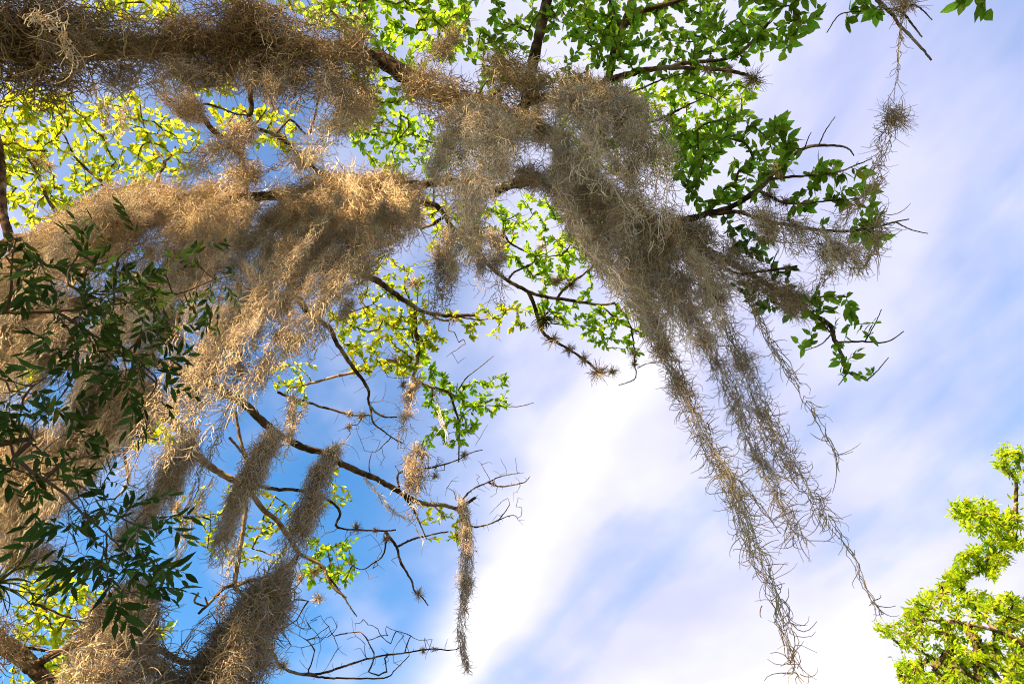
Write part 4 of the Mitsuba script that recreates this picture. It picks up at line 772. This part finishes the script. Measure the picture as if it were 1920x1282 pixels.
moss('pale moss wisp along the hanging twig at lower left', tassel(R_(58), [(450, 1010), (435, 1050), (420, 1100)], 4.6, 26, 1.1, 24, 0.60, SUNLIT_TAN * 1.1, 0.5)
     + tassel(R_(158), [(425, 1110), (395, 1150), (355, 1190), (330, 1230)], 4.4, 14, 0.5, 24, 0.60, GREY * 0.8, 0.6, sub=1))
moss('pale wisp of moss hanging beside the big shaggy heap', tassel(R_(59), [(420, 1115), (412, 1160), (405, 1215)], 4.4, 22, 0.9, 24, 0.60, SUNLIT_TAN, 0.5))
moss('dense moss over the bough behind the long tan curtain', curtain(R_(60), [(570, 385), (600, 390), (630, 400)], [(400, 640), (440, 650), (480, 640)], 4.8, 6, 40, 0.9, 26, 0.60, SUNLIT_TAN * 0.8, deep=0.12, prof=(1, 1, 0.7)))

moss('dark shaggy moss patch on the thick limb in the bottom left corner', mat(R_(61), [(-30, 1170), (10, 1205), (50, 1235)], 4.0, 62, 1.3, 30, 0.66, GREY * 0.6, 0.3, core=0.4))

# ---------------------------------------------------------------- ball moss: spiky rosettes on the twigs
BALLS = [(1413, 150, 30, 3.35), (1325, 130, 17, 3.4), (1366, 134, 15, 3.4), (1460, 318, 24, 3.0), (1556, 328, 17, 2.95), (1438, 372, 26, 3.1), (1480, 378, 16, 3.1), (1125, 496, 30, 4.8), (1075, 530, 22, 4.95), (1044, 528, 20, 4.95),
         (1015, 612, 20, 4.9), (1036, 636, 24, 4.9), (1066, 655, 18, 4.9), (1100, 672, 18, 4.9), (1122, 700, 28, 4.9), (1148, 697, 16, 4.95), (1190, 660, 17, 5.0), (1190, 680, 12, 5.0), (775, 533, 20, 5.3), (800, 607, 13, 5.4), (847, 593, 16, 5.4),
         (935, 446, 14, 4.8), (1016, 462, 14, 4.9), (1068, 446, 11, 4.9), (746, 668, 17, 5.5), (757, 722, 15, 5.5), (655, 776, 13, 5.5), (676, 785, 15, 5.5), (68, 305, 17, 5.7), (92, 312, 15, 5.6), (36, 283, 12, 5.7), (192, 366, 11, 5.2),
         (720, 1012, 13, 5.2), (668, 988, 16, 5.2), (704, 998, 9, 5.2), (527, 1250, 15, 4.35), (793, 1222, 8, 4.4), (817, 1217, 7, 4.45), (786, 1113, 14, 5.2), (597, 1122, 15, 4.9), (590, 1072, 18, 5.0), (562, 1082, 14, 5.0), (924, 905, 7, 5.4), (1428, 508, 9, 3.0), (1479, 501, 11, 3.0),
         (1262, 275, 18, 3.6), (1250, 265, 14, 3.6), (1105, 150, 18, 3.5), (816, 893, 12, 5.4), (870, 848, 12, 5.4), (330, 950, 18, 4.9), (510, 250, 16, 4.6), (840, 330, 12, 4.3), (655, 800, 10, 5.5)]
def where(x, y):
    rows = ['top', 'upper', 'middle', 'lower', 'bottom']; cols = ['far left', 'left', 'middle', 'right', 'far right']
    return rows[min(4, int(y / 257))], cols[min(4, int(x / 384))]
BALL_WORDS = ['largest spiky ball moss at the very end of the long upper right twig', 'left of two ball moss tufts strung before the upper right twig end', 'ball moss tuft just left of the twig-end tuft at upper right', 'dark ball moss on the forking branch inside the right leaves',
  'small ball moss on the thin twig between right leaves', 'broad dark ball moss low on the right forking branch', 'flat ball moss tuft on the lower twig of the right fork', 'big black ball moss touching the left edge of the large curtain', 'dark ball moss on the curved twig left of the large curtain', 'dark ball moss at the foot of the curved twig left of the large curtain',
  'topmost ball moss on the drooping middle branch', 'second ball moss down the drooping middle branch, brownish', 'third ball moss down the drooping middle branch', 'fourth ball moss down the drooping middle branch', 'shaggy ball moss at the lower end of the drooping middle branch', 'ball moss just right of the drooping branch end', 'longish ball moss on the upright twig beside the curtain tail', 'small ball moss at the foot of the upright twig beside the curtain tail',
  'round dark ball moss hanging on the crooked bare limb in the middle', 'little brown ball moss under the crooked middle limb', 'ball moss where the crooked limb turns into a leafy twig', 'pale ball moss at the left end of the arched twig', 'ball moss in the hollow of the arched twig', 'greenish ball moss at the right end of the arched twig',
  'ball moss on the pale crossing branch in the middle', 'ball moss on the twig below the pale crossing branch', 'left one of the paired ball moss tufts on the thin bare branch', 'right one of the paired ball moss tufts on the thin bare branch', 'left of two tan ball moss tufts among the far left yellow leaves', 'right of two tan ball moss tufts among the far left yellow leaves', 'small tan ball moss near the left edge among yellow leaves', 'tan ball moss in the elbow of the twig above the golden bank',
  'dark ball moss under the bent branch low in the middle', 'dark ball moss on the level bare branch low in the middle', 'small ball moss at the end of the level bare branch', 'ball moss at the left start of the bottom bare twig', 'left of two tiny tufts on the bottom bare twig', 'right of two tiny tufts on the bottom bare twig', 'ball moss on the drooping twig end low in the middle', 'dangling ball moss right of the dark pointed beard', 'tan ball moss among lower leaves right of the dark beard', 'tan ball moss left in the leaves right of the dark beard', 'tiny ball moss on the forked bare twig tip', 'tiny ball moss on the stub beside the furry sleeve', 'small starry ball moss at the end of the stub beside the furry sleeve',
  'tan ball moss in yellow-green leaves right of the upper curtain', 'smaller tan ball moss left beside another in the yellow-green leaves', 'spiky ball moss at the fork above the upper right curtain', 'ball moss on the bare twigs right of the dull cluster', 'ball moss at the tip of the bare twig above the grey spike', 'brown ball moss right of the fat sunlit-toned beard', 'brown ball moss on the slanting branch beside the diagonal tuft', 'sunlit-toned ball moss on the bough beside the middle column', 'small ball moss under the paired tufts']
for k, (x, y, r, d) in enumerate(BALLS):
    rng = np.random.default_rng(900 + k); c = at(x, y, d); m = d / F
    j = int(np.argmin(np.linalg.norm(WOOD - c, axis=1)))
    if np.linalg.norm(WOOD[j] - c) < 0.6: c = c * 0.25 + WOOD[j] * 0.75 if np.linalg.norm(pix(WOOD[j]) - (x, y)) < 14 else at(x, y, np.linalg.norm(WOOD[j] - EYE))
    n = int(30 + r * 4); dd = unit(rng.normal(size=(n, 3)) * rng.uniform(0.6, 1.3, 3) + np.array([0, 0, 0.25]))
    P, R = filaments(rng, c + dd * r * m * 0.12 * rng.random((n, 1)), dd, r * m * rng.uniform(0.35, 1.1, n), np.full(n, 0.62 * m) * rng.uniform(0.7, 1.1, n), 4, 1.6, 0.05)
    V, tri = tubes(P, R); col = (GREY * 0.72 if x > 620 and y > 380 or x > 1100 else SUNLIT_TAN * 0.95) * rng.uniform(0.8, 1.15)
    cc = tint(rng, n, col, 12)
    key = numbered('ball_moss'); scene[key] = mikit.ply((V, tri), 'moss_fibre', color=cc)
    tag(key, BALL_WORDS[k], 'ball moss', 'ball moss tufts on the twigs')
# grass-like air plants
for k, (x, y, d, r, lab, dirn) in enumerate([(-10, 1095, 3.6, 62, 'grassy air plant with long arching blades at the left edge near the bottom', (0.8, 0, 0.1)), (1020, 596, 4.85, 26, 'green-tan strappy air plant on top of the drooping middle branch', (0, 0, -0.3))]):
    rng = np.random.default_rng(1200 + k); c = at(x, y, d); m = d / F; n = 42
    dd = unit(rng.normal(size=(n, 3)) + np.array(dirn) * 1.3)
    P, R = filaments(rng, np.repeat(c[None], n, 0), dd, r * m * rng.uniform(0.6, 1.3, n), np.full(n, 1.5 * m), 7, 1.3, 0.35)
    V, tri = tubes(P, R); key = numbered('air_plant')
    scene[key] = mikit.ply((V, tri), 'leaf_blade', color=tint(rng, n, np.array([0.12, 0.15, 0.05]), 21))
    tag(key, lab, 'air plant')
